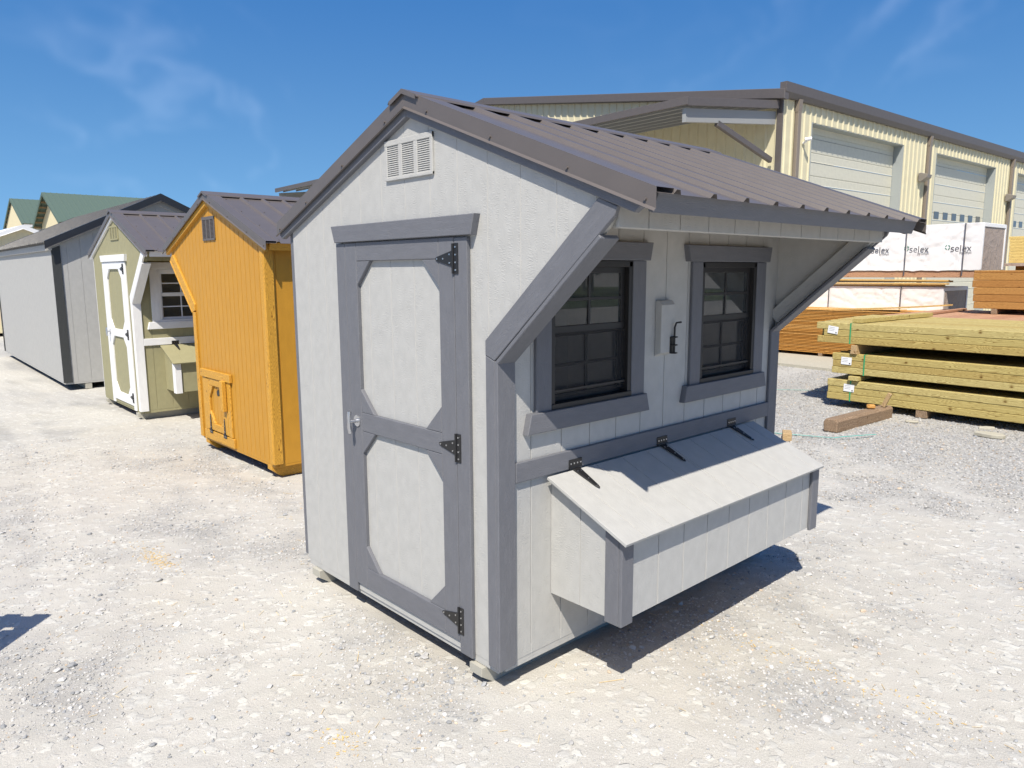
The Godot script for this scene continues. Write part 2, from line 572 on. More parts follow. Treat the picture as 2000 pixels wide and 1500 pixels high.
# black T hinge: O at the pin centre, X along the strap, Y along the pin, N out of the surface
func hinge(parent: Node, o: Vector3, X: Vector3, Y: Vector3, N: Vector3, strap := 0.13, plate_w := 0.035, half := 0.068, N2 := Vector3.ZERO, X2 := Vector3.ZERO) -> void:
	var b := mb(Vector3.UP, false)
	var n2 := N if N2 == Vector3.ZERO else N2
	var x2 := -X if X2 == Vector3.ZERO else X2
	b.prism(P2([0.004, -half, plate_w, -half, plate_w, half, 0.004, half]), o, x2, x2.cross(n2) * -1.0, 0.0, 0.003, 0.0008)
	b.prism(P2([0.0, -half * 0.55, strap * 0.9, -0.010, strap, -0.004, strap, 0.004, strap * 0.9, 0.010, 0.0, half * 0.55]), o, X, N.cross(X), 0.0, 0.0035, 0.0008)
	b.tube([o + Y * half * 0.98 + N * 0.004, o - Y * half * 0.98 + N * 0.004], 0.006, 8)
	var h := put(b, "hinge", M.black_iron, parent)
	var s := mb(Vector3.UP, false)
	for q in [[0.18, 0.28], [0.18, -0.28], [0.55, 0.0], [0.9, 0.0]]:
		s.tube([o + X * strap * q[0] + Y * half * q[1] + N * 0.003, o + X * strap * q[0] + Y * half * q[1] + N * 0.0055], 0.0042, 6)
	for q in [-0.75, -0.25, 0.25, 0.75]:
		s.tube([o + x2 * plate_w * 0.55 + Y * half * q + n2 * 0.003, o + x2 * plate_w * 0.55 + Y * half * q + n2 * 0.0055], 0.0042, 6)
	var sc := put(s, "screw", M.steel, parent)
	sc.set_meta("kind", "stuff")

# ribbed sheet: profile across U, drawn out along D
func ribbed(b: MB, o: Vector3, U: Vector3, D: Vector3, w: float, pitch: float, rib: float, base: float, top: float, start := 0.0, minor := 0.0) -> void:
	var N := D.cross(U).normalized()
	if N.y < 0.0 or (absf(N.y) < 0.01 and false): N = -N
	ribbed_n(b, o, U, D, w, pitch, rib, base, top, N, start, minor)

func ribbed_n(b: MB, o: Vector3, U: Vector3, D: Vector3, w: float, pitch: float, rib: float, base: float, top: float, N: Vector3, start := 0.0, minor := 0.0) -> void:
	var prof := [Vector2(0, 0)]
	var c := start
	while c < w + base:
		for q in [[-base * 0.5, 0.0], [-top * 0.5, rib], [top * 0.5, rib], [base * 0.5, 0.0]]:
			var x: float = c + q[0]
			if x > 0.001 and x < w - 0.001: prof.append(Vector2(x, q[1]))
		if minor > 0.0:
			for f in [1.0 / 3.0, 2.0 / 3.0]:
				var xm: float = c + pitch * f
				for q in [[-0.012, 0.0], [-0.005, minor], [0.005, minor], [0.012, 0.0]]:
					var x2: float = xm + q[0]
					if x2 > 0.001 and x2 < w - 0.001: prof.append(Vector2(x2, q[1]))
		c += pitch
	prof.append(Vector2(w, 0))
	for i in prof.size() - 1:
		var p: Vector2 = prof[i]; var q2: Vector2 = prof[i + 1]
		var A := o + U * p.x + N * p.y; var B := o + U * q2.x + N * q2.y
		b.face([A, B, B + D, A + D], N)
		b.face([A - N * 0.0015, B - N * 0.0015, B + D - N * 0.0015, A + D - N * 0.0015], -N)
		b.face([A + D, B + D, B + D - N * 0.0015, A + D - N * 0.0015], D)
		b.face([A, B, B - N * 0.0015, A - N * 0.0015], -D)

# gable roof of ribbed metal: ridge along z at x = pk; slopes to xl and xr; from z0 (front) to z1 (back)
func metal_roof(parent: Node, pk: float, ridge: float, slope: float, xl: float, xr: float, z0: float, z1: float, m, fas, rakes := true, fascia_left := false) -> void:
	var r := part("roof", parent)
	for side in [-1, 1]:
		var xe: float = xr if side > 0 else xl
		var run := absf(xe - pk)
		var D := Vector3(side * run, -slope * run, 0)
		var Dn := D.normalized()
		var N := Vector3(side * slope, 1, 0).normalized()
		var top := Vector3(pk, ridge, z0)
		var total := z0 - z1
		var cnt := int(ceil(total / 0.9144))
		for k in cnt:
			var w: float = min(0.9144, total - k * 0.9144)
			var b := mb(Dn)
			ribbed_n(b, top + Vector3(0, 0, -k * 0.9144) + N * 0.001 * (k % 2), Vector3(0, 0, -1), D, w, 0.2286, 0.017, 0.045, 0.02, N, 0.1143, 0.0)
			put(b, "roof_panel", m, r)
		# deck under the sheet
		var deck := mb(Vector3(0, 0, 1))
		deck.prism(P2([0.0, 0.05, run * sqrt(1 + slope * slope) - 0.10, 0.05, run * sqrt(1 + slope * slope) - 0.10, total - 0.05, 0.0, total - 0.05]), top + N * -0.016, Dn, Vector3(0, 0, -1), -0.0, 0.012 if Dn.cross(Vector3(0, 0, -1)).y > 0 else -0.012)
		put(deck, "roof_deck", M.raw_wood, r)
		# rake flashing: face, hem and top leg
		if rakes:
			for zz in [[z0, 1.0], [z1, -1.0]]:
				var f := mb(Dn)
				var zf: float = zz[0] + 0.006 * zz[1]
				var o2 := Vector3(pk, ridge, zf)
				var zo := Vector3(0, 0, zz[1])
				var up := Vector3(0, 0.019, 0); var dn := Vector3(0, -0.052, 0)
				f.face([o2 + up, o2 + D + up, o2 + D + dn, o2 + dn], zo)
				f.face([o2 + up - zo * 0.0015, o2 + D + up - zo * 0.0015, o2 + D + dn - zo * 0.0015, o2 + dn - zo * 0.0015], -zo)
				f.face([o2 + dn, o2 + D + dn, o2 + D + dn + Vector3(0, -0.010, 0) + zo * 0.010, o2 + dn + Vector3(0, -0.010, 0) + zo * 0.010], Vector3(0, 1, 0) + zo)
				f.face([o2 + dn + Vector3(0, -0.012, 0), o2 + D + dn + Vector3(0, -0.012, 0), o2 + D + dn + Vector3(0, -0.010, 0) + zo * 0.010, o2 + dn + Vector3(0, -0.010, 0) + zo * 0.010], Vector3(0, -1, 0))
				var leg := -zo * 0.10
				f.face([o2 + up, o2 + D + up, o2 + D + up + leg, o2 + up + leg], N)
				f.face([o2 + up + leg, o2 + D + up + leg, o2 + D + leg + Vector3(0, 0.004, 0), o2 + leg + Vector3(0, 0.004, 0)], -zo)
				f.face([o2 + D + up, o2 + D + dn, o2 + D + dn - zo * 0.0015, o2 + D + up - zo * 0.0015], D)
				for q in [0.12, 0.42, 0.72, 0.97]:
					f.tube([o2 + D * q + Vector3(0, -0.036, 0), o2 + D * q + Vector3(0, -0.036, 0) + zo * 0.007], 0.006, 6)
				put(f, "rake_flashing", m, r)
		# screws in rows on the panel flats
		var sc := mb(Vector3.UP, false)
		for row in [0.12, 0.38, 0.66, 0.94]:
			var zc := z0 - 0.16
			while zc > z1 + 0.05:
				var c0: Vector3 = Vector3(pk, ridge, zc) + D * row
				sc.tube([c0, c0 + N * 0.005], 0.006, 6)
				zc -= 0.2286
		put(sc, "roof_screw", m, r).set_meta("kind", "stuff")
		# fascia, square to the rafters
		if side > 0 or fascia_left:
			var e := Vector3(pk, ridge, z0) + D
			var fb := mb(Vector3(0, 0, 1))
			fb.prism(P2([0.0, 0.05, 0.072, 0.05, 0.072, total - 0.05, 0.0, total - 0.05]), e - Dn * 0.030 - N * 0.004, -N, Vector3(0, 0, -1) , 0.0, -0.02 if (-N).cross(Vector3(0, 0, -1)).dot(Dn) > 0 else 0.02)
			put(fb, "fascia_board", fas, r)
	# ridge cap on top of the ribs
	var cap := mb(Vector3(0, 0, 1))
	for side in [-1, 1]:
		var Dn2 := Vector3(side, -slope, 0).normalized()
		var N2 := Vector3(side * slope, 1, 0).normalized()
		var a := Vector3(pk, ridge + 0.024, z0 + 0.02); var bk := Vector3(0, 0, z1 - z0 - 0.04)
		var q1 := a + Dn2 * 0.115; var q2 := q1 + Dn2 * 0.012 - N2 * 0.009
		cap.face([a, q1, q1 + bk, a + bk], N2)
		cap.face([a - N2 * 0.0015, q1 - N2 * 0.0015, q1 + bk - N2 * 0.0015, a + bk - N2 * 0.0015], -N2)
		cap.face([q1, q2, q2 + bk, q1 + bk], N2 + Dn2)
		cap.face([q1 - N2 * 0.0015, q2 - N2 * 0.0015, q2 + bk - N2 * 0.0015, q1 + bk - N2 * 0.0015], -N2 - Dn2)
		cap.face([a, q1, q1 + Vector3(0, -0.022, 0), a + Vector3(0, -0.022, 0)], Vector3(0, 0, 1))
	put(cap, "ridge_cap", m, r)

func roof_y(x: float, pk := PK, ridge := RIDGE) -> float:
	return ridge - SLOPE * absf(x - pk)

# louvred gable vent on a wall facing +z
func gable_vent(parent: Node, x0: float, x1: float, y0: float, y1: float, m) -> void:
	var v := part("gable_vent", parent)
	var fr := mb(Vector3.UP, false)
	var w := x1 - x0; var h := y1 - y0
	var cols := 3
	var bar := w * 0.075
	for s in [[x0, x0 + bar * 0.7], [x1 - bar * 0.7, x1]]:
		fr.box(Vector3((s[0] + s[1]) * 0.5, (y0 + y1) * 0.5, 0.006), Vector3(s[1] - s[0], h, 0.012), 0.002)
	var inner := w - bar * 1.4
	var cw := (inner - bar * 2.0) / 3.0
	for k in [1, 2]:
		fr.box(Vector3(x0 + bar * 0.7 + k * cw + (k - 0.5) * bar, (y0 + y1) * 0.5, 0.006), Vector3(bar, h, 0.012), 0.002)
	for yy in [y0 + h * 0.04, y1 - h * 0.07]:
		fr.box(Vector3((x0 + x1) * 0.5, yy, 0.0065), Vector3(w, h * (0.08 if yy < y0 + h * 0.5 else 0.14), 0.013), 0.002)
	put(fr, "vent_frame", m, v)
	var bk := mb(Vector3.UP, false)
	bk.box(Vector3((x0 + x1) * 0.5, (y0 + y1) * 0.5, 0.001), Vector3(w * 0.97, h * 0.97, 0.002), 0.0)
	put(bk, "vent_backing", M.brown_metal, v)
	var slat := mb(Vector3.UP, false)
	var rows := 15
	var hh := h * 0.80 / rows
	slat.box(Vector3.ZERO, Vector3(cw, hh * 1.15, 0.0028), 0.0006, Basis(Vector3.RIGHT, -0.62))
	var sm := slat.mesh()
	for c in cols:
		for k in rows:
			put(sm, "louver", m, v, Vector3(x0 + bar * 0.7 + c * (cw + bar) + cw * 0.5, y0 + h * 0.08 + (k + 0.5) * h * 0.78 / rows, 0.006))

# shed window in a wall facing +x; z from -za to -zb
func coop_window(parent: Node, za: float, zb: float, y0: float, y1: float, trim, frame, dark: bool) -> void:
	var w := part("window", parent)
	var X := Vector3(1, 0, 0); var Uz := Vector3(0, 0, -1); var Uy := Vector3.UP
	board(w, "side_casing", trim, Vector3(0.010, (y0 + y1) * 0.5, -za + 0.05), Vector3(0.02, y1 - y0 + 0.01, 0.10), Uy)
	board(w, "side_casing", trim, Vector3(0.010, (y0 + y1) * 0.5, -zb - 0.054), Vector3(0.02, y1 - y0 + 0.01, 0.108), Uy)
	plate(w, "head_casing", trim, P2([za - 0.147, y1 + 0.006, zb + 0.12, y1 + 0.006, zb + 0.141, y1 + 0.097, za - 0.17, y1 + 0.097]), Vector3(0, 0, 0), Uz, Uy, 0.0, 0.038, Vector3(0, 0, 1))
	plate(w, "sill_casing", trim, P2([za - 0.17, y0 - 0.088, zb + 0.14, y0 - 0.088, zb + 0.115, y0 + 0.005, za - 0.147, y0 + 0.005]), Vector3(0, 0, 0), Uz, Uy, 0.0, 0.036, Vector3(0, 0, 1))
	# unit: outer frame, two sashes with muntins, glass, screen over the lower half
	var f := mb(Uy, false)
	var zc := -(za + zb) * 0.5; var ww := zb - za; var yc := (y0 + y1) * 0.5
	f.box(Vector3(-0.02, yc, -za - 0.012), Vector3(0.07, y1 - y0, 0.03), 0.002)
	f.box(Vector3(-0.02, yc, -zb + 0.012), Vector3(0.07, y1 - y0, 0.03), 0.002)
	f.box(Vector3(-0.02, y1 - 0.012, zc), Vector3(0.07, 0.03, ww), 0.002)
	f.box(Vector3(-0.018, y0 + 0.014, zc), Vector3(0.08, 0.034, ww), 0.002)
	put(f, "frame", frame, w)
	var mid := y0 + (y1 - y0) * 0.515
	for s in [[mid, y1 - 0.027, -0.022, "upper_sash"], [y0 + 0.031, mid + 0.012, -0.040, "lower_sash"]]:
		var b := mb(Uy, false)
		var sx: float = s[2]; var lo: float = s[0]; var hi: float = s[1]
		var th := 0.016
		b.box(Vector3(sx, (lo + hi) * 0.5, -za - 0.041), Vector3(th, hi - lo, 0.028), 0.002)
		b.box(Vector3(sx, (lo + hi) * 0.5, -zb + 0.041), Vector3(th, hi - lo, 0.028), 0.002)
		b.box(Vector3(sx, hi - 0.014, zc), Vector3(th + 0.002, 0.03, ww - 0.054), 0.002)
		b.box(Vector3(sx, lo + 0.016, zc), Vector3(th + 0.004, 0.034, ww - 0.054), 0.002)
		var sash := put(b, "sash", frame, w)
		sash.set_meta("label", s[3].replace("_", " ") + " of the window")
		var mu := mb(Uy, false)
		mu.box(Vector3(sx + 0.0045, (lo + hi) * 0.5, zc), Vector3(0.006, hi - lo - 0.05, 0.016), 0.001)
		put(mu, "muntin", frame, w)
		var mu2 := mb(Vector3(0, 0, 1), false)
		mu2.box(Vector3(sx + 0.004, (lo + hi) * 0.5 + 0.002, zc), Vector3(0.005, 0.016, ww - 0.10), 0.001)
		put(mu2, "muntin", frame, w)
		var g := mb(Uy, false)
		g.box(Vector3(sx - 0.011, (lo + hi) * 0.5, zc), Vector3(0.003, hi - lo - 0.02, ww - 0.07), 0.0)
		var gp := MB.new()
		gp.face([Vector3(sx + 0.001, lo + 0.02, -za - 0.05), Vector3(sx + 0.001, hi - 0.02, -za - 0.05), Vector3(sx + 0.001, hi - 0.02, -zb + 0.05), Vector3(sx + 0.001, lo + 0.02, -zb + 0.05)], X)
		put(gp, "pane", M.glass, w)
	if dark:
		var sp := MB.new()
		sp.face([Vector3(-0.006, y0 + 0.05, -za - 0.035), Vector3(-0.006, mid, -za - 0.035), Vector3(-0.006, mid, -zb + 0.035), Vector3(-0.006, y0 + 0.05, -zb + 0.035)], X)
		put(sp, "insect_screen", M.screen, w)
		var sf := mb(Vector3(0, 0, 1), false)
		sf.box(Vector3(-0.006, y0 + 0.085, zc), Vector3(0.012, 0.012, ww - 0.06), 0.001)
		put(sf, "screen_bar", frame, w)

func coop_hinges(parent: Node, xh: float, ys: Array, z: float) -> void:
	for y in ys:
		hinge(parent, Vector3(xh, y, z), Vector3(-1, 0, 0), Vector3.UP, Vector3(0, 0, 1))

# coop with an overhanging window side on +x; door in the +z gable
func make_coop(root: Node3D, cfg: Dictionary) -> void:
	var sid = cfg.siding; var tr = cfg.trim
	var b0 := 0.127
	var X := Vector3(1, 0, 0); var Y := Vector3.UP; var Z := Vector3(0, 0, 1)
	var ox := 0.64
	var knee := 1.56
	# base: skids with raked ends, rim joists, floor
	for sx in [-1.72, -0.15]:
		var s := mb(Z)
		s.prism(P2([-0.022, 0.089, L + 0.01, 0.089, L + 0.01, 0.05, L - 0.08, -0.01, 0.055, -0.01, -0.022, 0.045]), Vector3(sx - 0.0445, 0, 0), Vector3(0, 0, -1), Y, 0.0, 0.089, 0.002)
		put(s, "skid", M.skid_wood, root)
	board(root, "rim_joist", sid, Vector3(-W * 0.5, 0.134, -0.020), Vector3(W - 0.03, 0.088, 0.036), X)
	board(root, "rim_joist", sid, Vector3(-0.020, 0.134, -L * 0.5), Vector3(0.036, 0.088, L - 0.08), Z)
	board(root, "rim_joist", sid, Vector3(-W + 0.020, 0.134, -L * 0.5), Vector3(0.036, 0.088, L - 0.08), Z)
	board(root, "rim_joist", sid, Vector3(-W * 0.5, 0.134, -L + 0.020), Vector3(W - 0.03, 0.088, 0.036), X)
	board(root, "floor_panel", M.raw_wood, Vector3(-W * 0.5, 0.187, -L * 0.5), Vector3(W - 0.05, 0.016, L - 0.05), Z, 0.0)
	# gable walls
	var top := 0.035
	var gp := P2([-W, b0, 0.0, b0, 0.0, knee, ox, knee + 0.575, ox, roof_y(ox) - top, PK, RIDGE - top, -W, roof_y(-W) - top])
	var holes := [P2([-1.20, 0.19, -0.28, 0.19, -0.28, 2.08, -1.20, 2.08])]
	siding(root, gp, Vector3(0, 0, 0), X, Y, sid, -W - 0.03, GROOVE, holes, 0.011, 0.0035, "siding_board", 0.002)
	var gm := P2([0.0, b0, W, b0, W, roof_y(-W) - top, -PK, RIDGE - top, -ox, roof_y(ox) - top, -ox, knee + 0.575, 0.0, knee])
	siding(root, gm, Vector3(0, 0, -L), -X, Y, sid, 0.0)
	# window wall and back wall
	var wh := []
	for q in cfg.windows:
		wh.append(P2([q[0] - 0.006, q[2] - 0.006, q[1] + 0.006, q[2] - 0.006, q[1] + 0.006, q[3] + 0.006, q[0] - 0.006, q[3] + 0.006]))
	siding(root, P2([0.012, b0, L - 0.012, b0, L - 0.012, roof_y(0.0) - 0.06, 0.012, roof_y(0.0) - 0.06]), Vector3(0, 0, 0), Vector3(0, 0, -1), Y, sid, 0.0, GROOVE, wh)
	siding(root, P2([-L + 0.012, b0, -0.012, b0, -0.012, roof_y(-W) - 0.04, -L + 0.012, roof_y(-W) - 0.04]), Vector3(-W, 0, 0), Vector3(0, 0, 1), Y, sid, 0.0)
	# trim at the corners, knees and rakes
	var k := 0.0205
	for zz in [[0.0, 1.0], [-L, -1.0]]:
		var zo: float = zz[0]; var sg: float = zz[1]
		var o := Vector3(0, 0, zo)
		var t0 := 0.0 if sg > 0 else -0.019
		var t1 := 0.019 if sg > 0 else 0.0
		plate(root, "corner_trim", tr, P2([-0.060, b0 - 0.004, 0.0005, b0 - 0.004, 0.0005, knee - 0.002, -0.060, knee + 0.02]), o, X, Y, t0, t1, Y)
		# knee board along the flare
		plate(root, "knee_trim", tr, P2([-0.060, knee + 0.022, 0.0005, knee, ox + 0.012, knee + 0.5755, ox + 0.026, knee + 0.608, ox - 0.062, knee + 0.646, -0.060, knee + 0.085]), o, X, Y, t0 + (0.0006 if sg > 0 else 0.0), t1 + 0.001 * sg, Vector3(0.74, 0.67, 0))
		# boards that wrap the window-side edges
		board(root, "corner_trim", tr, Vector3(0.0105, (b0 + knee) * 0.5 - 0.004, zo - sg * 0.034), Vector3(0.019, knee - b0 + 0.006, 0.1065), Y)
		var d := Vector3(ox, 0.575, 0).normalized()
		var bs := Basis(d, Vector3(d.y, -d.x, 0), Vector3(0, 0, -1))
		board(root, "flare_trim", tr, Vector3(ox * 0.5 - 0.020, knee + 0.2875 - 0.037, zo - sg * 0.034), Vector3(0.768, 0.019, 0.1065), d, 0.003, bs)
		# back corner
		board(root, "corner_trim", tr, Vector3(-W - 0.027, (b0 + roof_y(-W)) * 0.5 - 0.02, zo - sg * 0.052), Vector3(0.05, roof_y(-W) - b0 - 0.06, 0.089), Y)
		# rake boards
		for side in [-1, 1]:
			var xe: float = ox + 0.135 if side > 0 else -W - 0.115
			var hgt := 0.076
			plate(root, "rake_board", tr, P2([PK, RIDGE - 0.022, xe, roof_y(xe) - 0.022, xe, roof_y(xe) - 0.022 - hgt + 0.03, xe - side * 0.03, roof_y(xe - side * 0.03) - 0.022 - hgt, PK, RIDGE - 0.022 - hgt]), o, X, Y, 0.0 if sg > 0 else -0.028, 0.028 if sg > 0 else 0.0, Vector3(1, -side * SLOPE, 0))
		# nailer inside the wing
		board(root, "wing_nailer", sid, Vector3(ox * 0.5 - 0.02, knee + 0.2875 + 0.055, zo - sg * 0.030), Vector3(0.80, 0.089, 0.034), d, 0.002, bs)
	# drop strip of siding under the eave with its nailer
	siding(root, P2([0.02, 2.098, L - 0.02, 2.098, L - 0.02, 2.20, 0.02, 2.20]), Vector3(ox, 0, 0), Vector3(0, 0, -1), Y, sid, 0.0, GROOVE, [], 0.011, 0.006, "eave_strip")
	board(root, "eave_nailer", sid, Vector3(ox - 0.031, 2.128, -L * 0.5), Vector3(0.038, 0.062, L - 0.09), Z, 0.002)
	metal_roof(root, PK, RIDGE, SLOPE, -1.985, 0.845, 0.032, -L - 0.045, M.roof_brown, tr)
	# door
	var door := part("door", root)
	var dz := Vector3(0, 0, 0.0)
	var zf0 := 0.001; var zf1 := 0.0225
	var dx0 := -1.213; var dx1 := -0.268; var dy0 := 0.166; var dy1 := 2.096
	var st := 0.112
	plate(door, "stile", tr, P2([dx0, dy0, dx0 + st, dy0, dx0 + st, dy1, dx0, dy1]), dz, X, Y, zf0, zf1, Y)
	plate(door, "stile", tr, P2([dx1 - st, dy0, dx1, dy0, dx1, dy1, dx1 - st, dy1]), dz, X, Y, zf0, zf1, Y)
	var a0 := dx0 + st; var a1 := dx1 - st
	for q in [[dy0, 0.285], [1.079, 1.182], [2.0, dy1]]:
		plate(door, "rail", tr, P2([a0 + 0.001, q[0], a1 - 0.001, q[0], a1 - 0.001, q[1], a0 + 0.001, q[1]]), dz, X, Y, zf0, zf1, X)
	for pan in [[0.285, 1.079], [1.182, 2.0]]:
		var lo: float = pan[0]; var hi: float = pan[1]
		var cx := 0.130; var cy := 0.128
		for q in [[a0, lo, 1, 1], [a1, lo, -1, 1], [a0, hi, 1, -1], [a1, hi, -1, -1]]:
			plate(door, "corner_brace", tr, P2([q[0] + 0.001 * q[2], q[1] + 0.001 * q[3], q[0] + cx * q[2], q[1] + 0.001 * q[3], q[0] + 0.001 * q[2], q[1] + cy * q[3]]), dz, X, Y, zf0, zf1 - 0.0008, Vector3(q[2], -q[3], 0))
	siding(door, P2([dx0 + 0.004, dy0 + 0.003, dx1 - 0.004, dy0 + 0.003, dx1 - 0.004, dy1 - 0.003, dx0 + 0.004, dy1 - 0.003]), Vector3(0, 0, 0.0), X, Y, sid, -W - 0.03 + 0.06, GROOVE, [], 0.011, 0.0035, "panel_board", 0.002)
	board(root, "door_jamb", tr, Vector3(-1.262, 1.101, 0.0115), Vector3(0.092, 1.985, 0.021), Y)
	board(root, "door_jamb", tr, Vector3(-0.2195, 1.101, 0.0115), Vector3(0.092, 1.985, 0.021), Y)
	plate(root, "door_head", tr, P2([-1.298, 2.100, -0.130, 2.100, -0.105, 2.189, -1.330, 2.189]), dz, X, Y, 0.0, 0.038, X)
	board(root, "door_sill", sid, Vector3(-0.741, 0.142, 0.004), Vector3(0.944, 0.044, 0.008), X, 0.001)
	coop_hinges(door, -0.268, [2.0, 1.13, 0.275], 0.0235)
	# T handle
	var hd := mb(Y, false)
	hd.tube([Vector3(-1.145, 1.13, 0.022), Vector3(-1.145, 1.13, 0.028)], 0.032, 16)
	hd.tube([Vector3(-1.145, 1.13, 0.026), Vector3(-1.155, 1.13, 0.068)], 0.011, 10)
	hd.tube([Vector3(-1.155, 1.185, 0.066), Vector3(-1.155, 1.15, 0.070), Vector3(-1.155, 1.10, 0.070), Vector3(-1.155, 1.065, 0.064)], 0.0115, 10)
	put(hd, "handle", M.steel, door)
	# vent
	gable_vent(root, -0.815, -0.425, 2.384, 2.574, cfg.vent)
	for q in cfg.windows:
		coop_window(root, q[0], q[1], q[2], q[3], tr, cfg.frame, cfg.dark)
	# belt board and nest box
	board(root, "belt_board", tr, Vector3(0.010, 1.041, -1.2195), Vector3(0.020, 0.093, 2.261), Z)
	var nb := part("nest_box", root)
	var m0 := 0.432; var n0 := 0.333; var n1 := 2.18
	var yb := 0.392
	for q in [[n0, 1.0], [n1, -1.0]]:
		var side_poly := P2([0.002, yb, m0, yb, m0, 0.782, 0.002, 0.962])
		siding(nb, side_poly, Vector3(0, 0, -q[0]), X if q[1] > 0 else X, Y, sid, -0.01, GROOVE, [], 0.011, 0.006)
		var sg2: float = q[1]
		plate(nb, "corner_trim", tr, P2([m0 - 0.078, yb - 0.012, m0 + 0.0, yb - 0.012, m0 + 0.0, 0.775, m0 - 0.078, 0.808]), Vector3(0, 0, -q[0]), X, Y, 0.0 if sg2 > 0 else -0.03, 0.019 if sg2 > 0 else -0.011, Y)
		board(nb, "corner_trim", tr, Vector3(m0 + 0.0105, (yb - 0.012 + 0.772) * 0.5, -q[0] - sg2 * 0.022), Vector3(0.019, 0.772 - yb + 0.012, 0.083), Y)
	siding(nb, P2([n0 + 0.006, yb, n1 - 0.006, yb, n1 - 0.006, 0.775, n0 + 0.006, 0.775]), Vector3(m0, 0, 0), Vector3(0, 0, -1), Y, sid, 0.0)
	board(nb, "bottom_panel", M.raw_wood, Vector3(m0 * 0.5, yb + 0.012, -(n0 + n1) * 0.5), Vector3(m0 - 0.03, 0.012, n1 - n0 - 0.03), Z, 0.0)
	var lb := Vector3(0.024, 0.989, 0.0); var lf := Vector3(0.496, 0.786, 0.0)
	var ld := (lf - lb).normalized()
	var ll := (lf - lb).length()
	for h in [[0.287, 1.2155], [1.2185, 2.162]]:
		var lid := part("lid", nb)
		siding(lid, P2([h[0], -ll, h[1], -ll, h[1], 0.0, h[0], 0.0]), lb, Vector3(0, 0, -1), -ld, sid, 0.02, GROOVE, [], 0.014, 0.0045, "lid_board", 0.003)
		board(lid, "lid_batten", sid, lf - ld * 0.10 + Vector3(-0.012, -0.030, -(h[0] + h[1]) * 0.5), Vector3(0.034, 0.034, h[1] - h[0] - 0.16), Z, 0.002, Basis(ld, Vector3(-ld.y, ld.x, 0), Vector3(0, 0, 1)))
	var lidn := Vector3(-ld.y, ld.x, 0)
	for zz in [0.480, 1.185, 1.90]:
		hinge(nb, Vector3(0.0215, 0.997, -zz), ld, Vector3(0, 0, 1), lidn, 0.17, 0.045, 0.046, X, Y)

func make_latch_block(root: Node3D) -> void:
	var lt := part("latch_block", root)
	var b := mb(Vector3.UP)
	b.prism(P2([0.0, 1.488, 0.040, 1.508, 0.040, 1.762, 0.022, 1.785, 0.0, 1.785]), Vector3(0.001, 0, -1.125), Vector3(1, 0, 0), Vector3.UP, -0.118, 0.0, 0.002)
	put(b, "block", M.gray_siding, lt)
	var r := mb(Vector3.UP, false)
	r.box(Vector3(0.043, 1.545, -1.222), Vector3(0.004, 0.092, 0.036), 0.001)
	for y in [1.502, 1.545, 1.588]:
		r.tube([Vector3(0.044, y, -1.234), Vector3(0.066, y, -1.238), Vector3(0.066, y, -1.222), Vector3(0.044, y, -1.210)], 0.004, 6)
	r.tube([Vector3(0.056, 1.50, -1.226), Vector3(0.056, 1.64, -1.226), Vector3(0.062, 1.665, -1.232), Vector3(0.078, 1.668, -1.254)], 0.0055, 8)
	put(r, "slide_bolt", M.black_iron, lt)

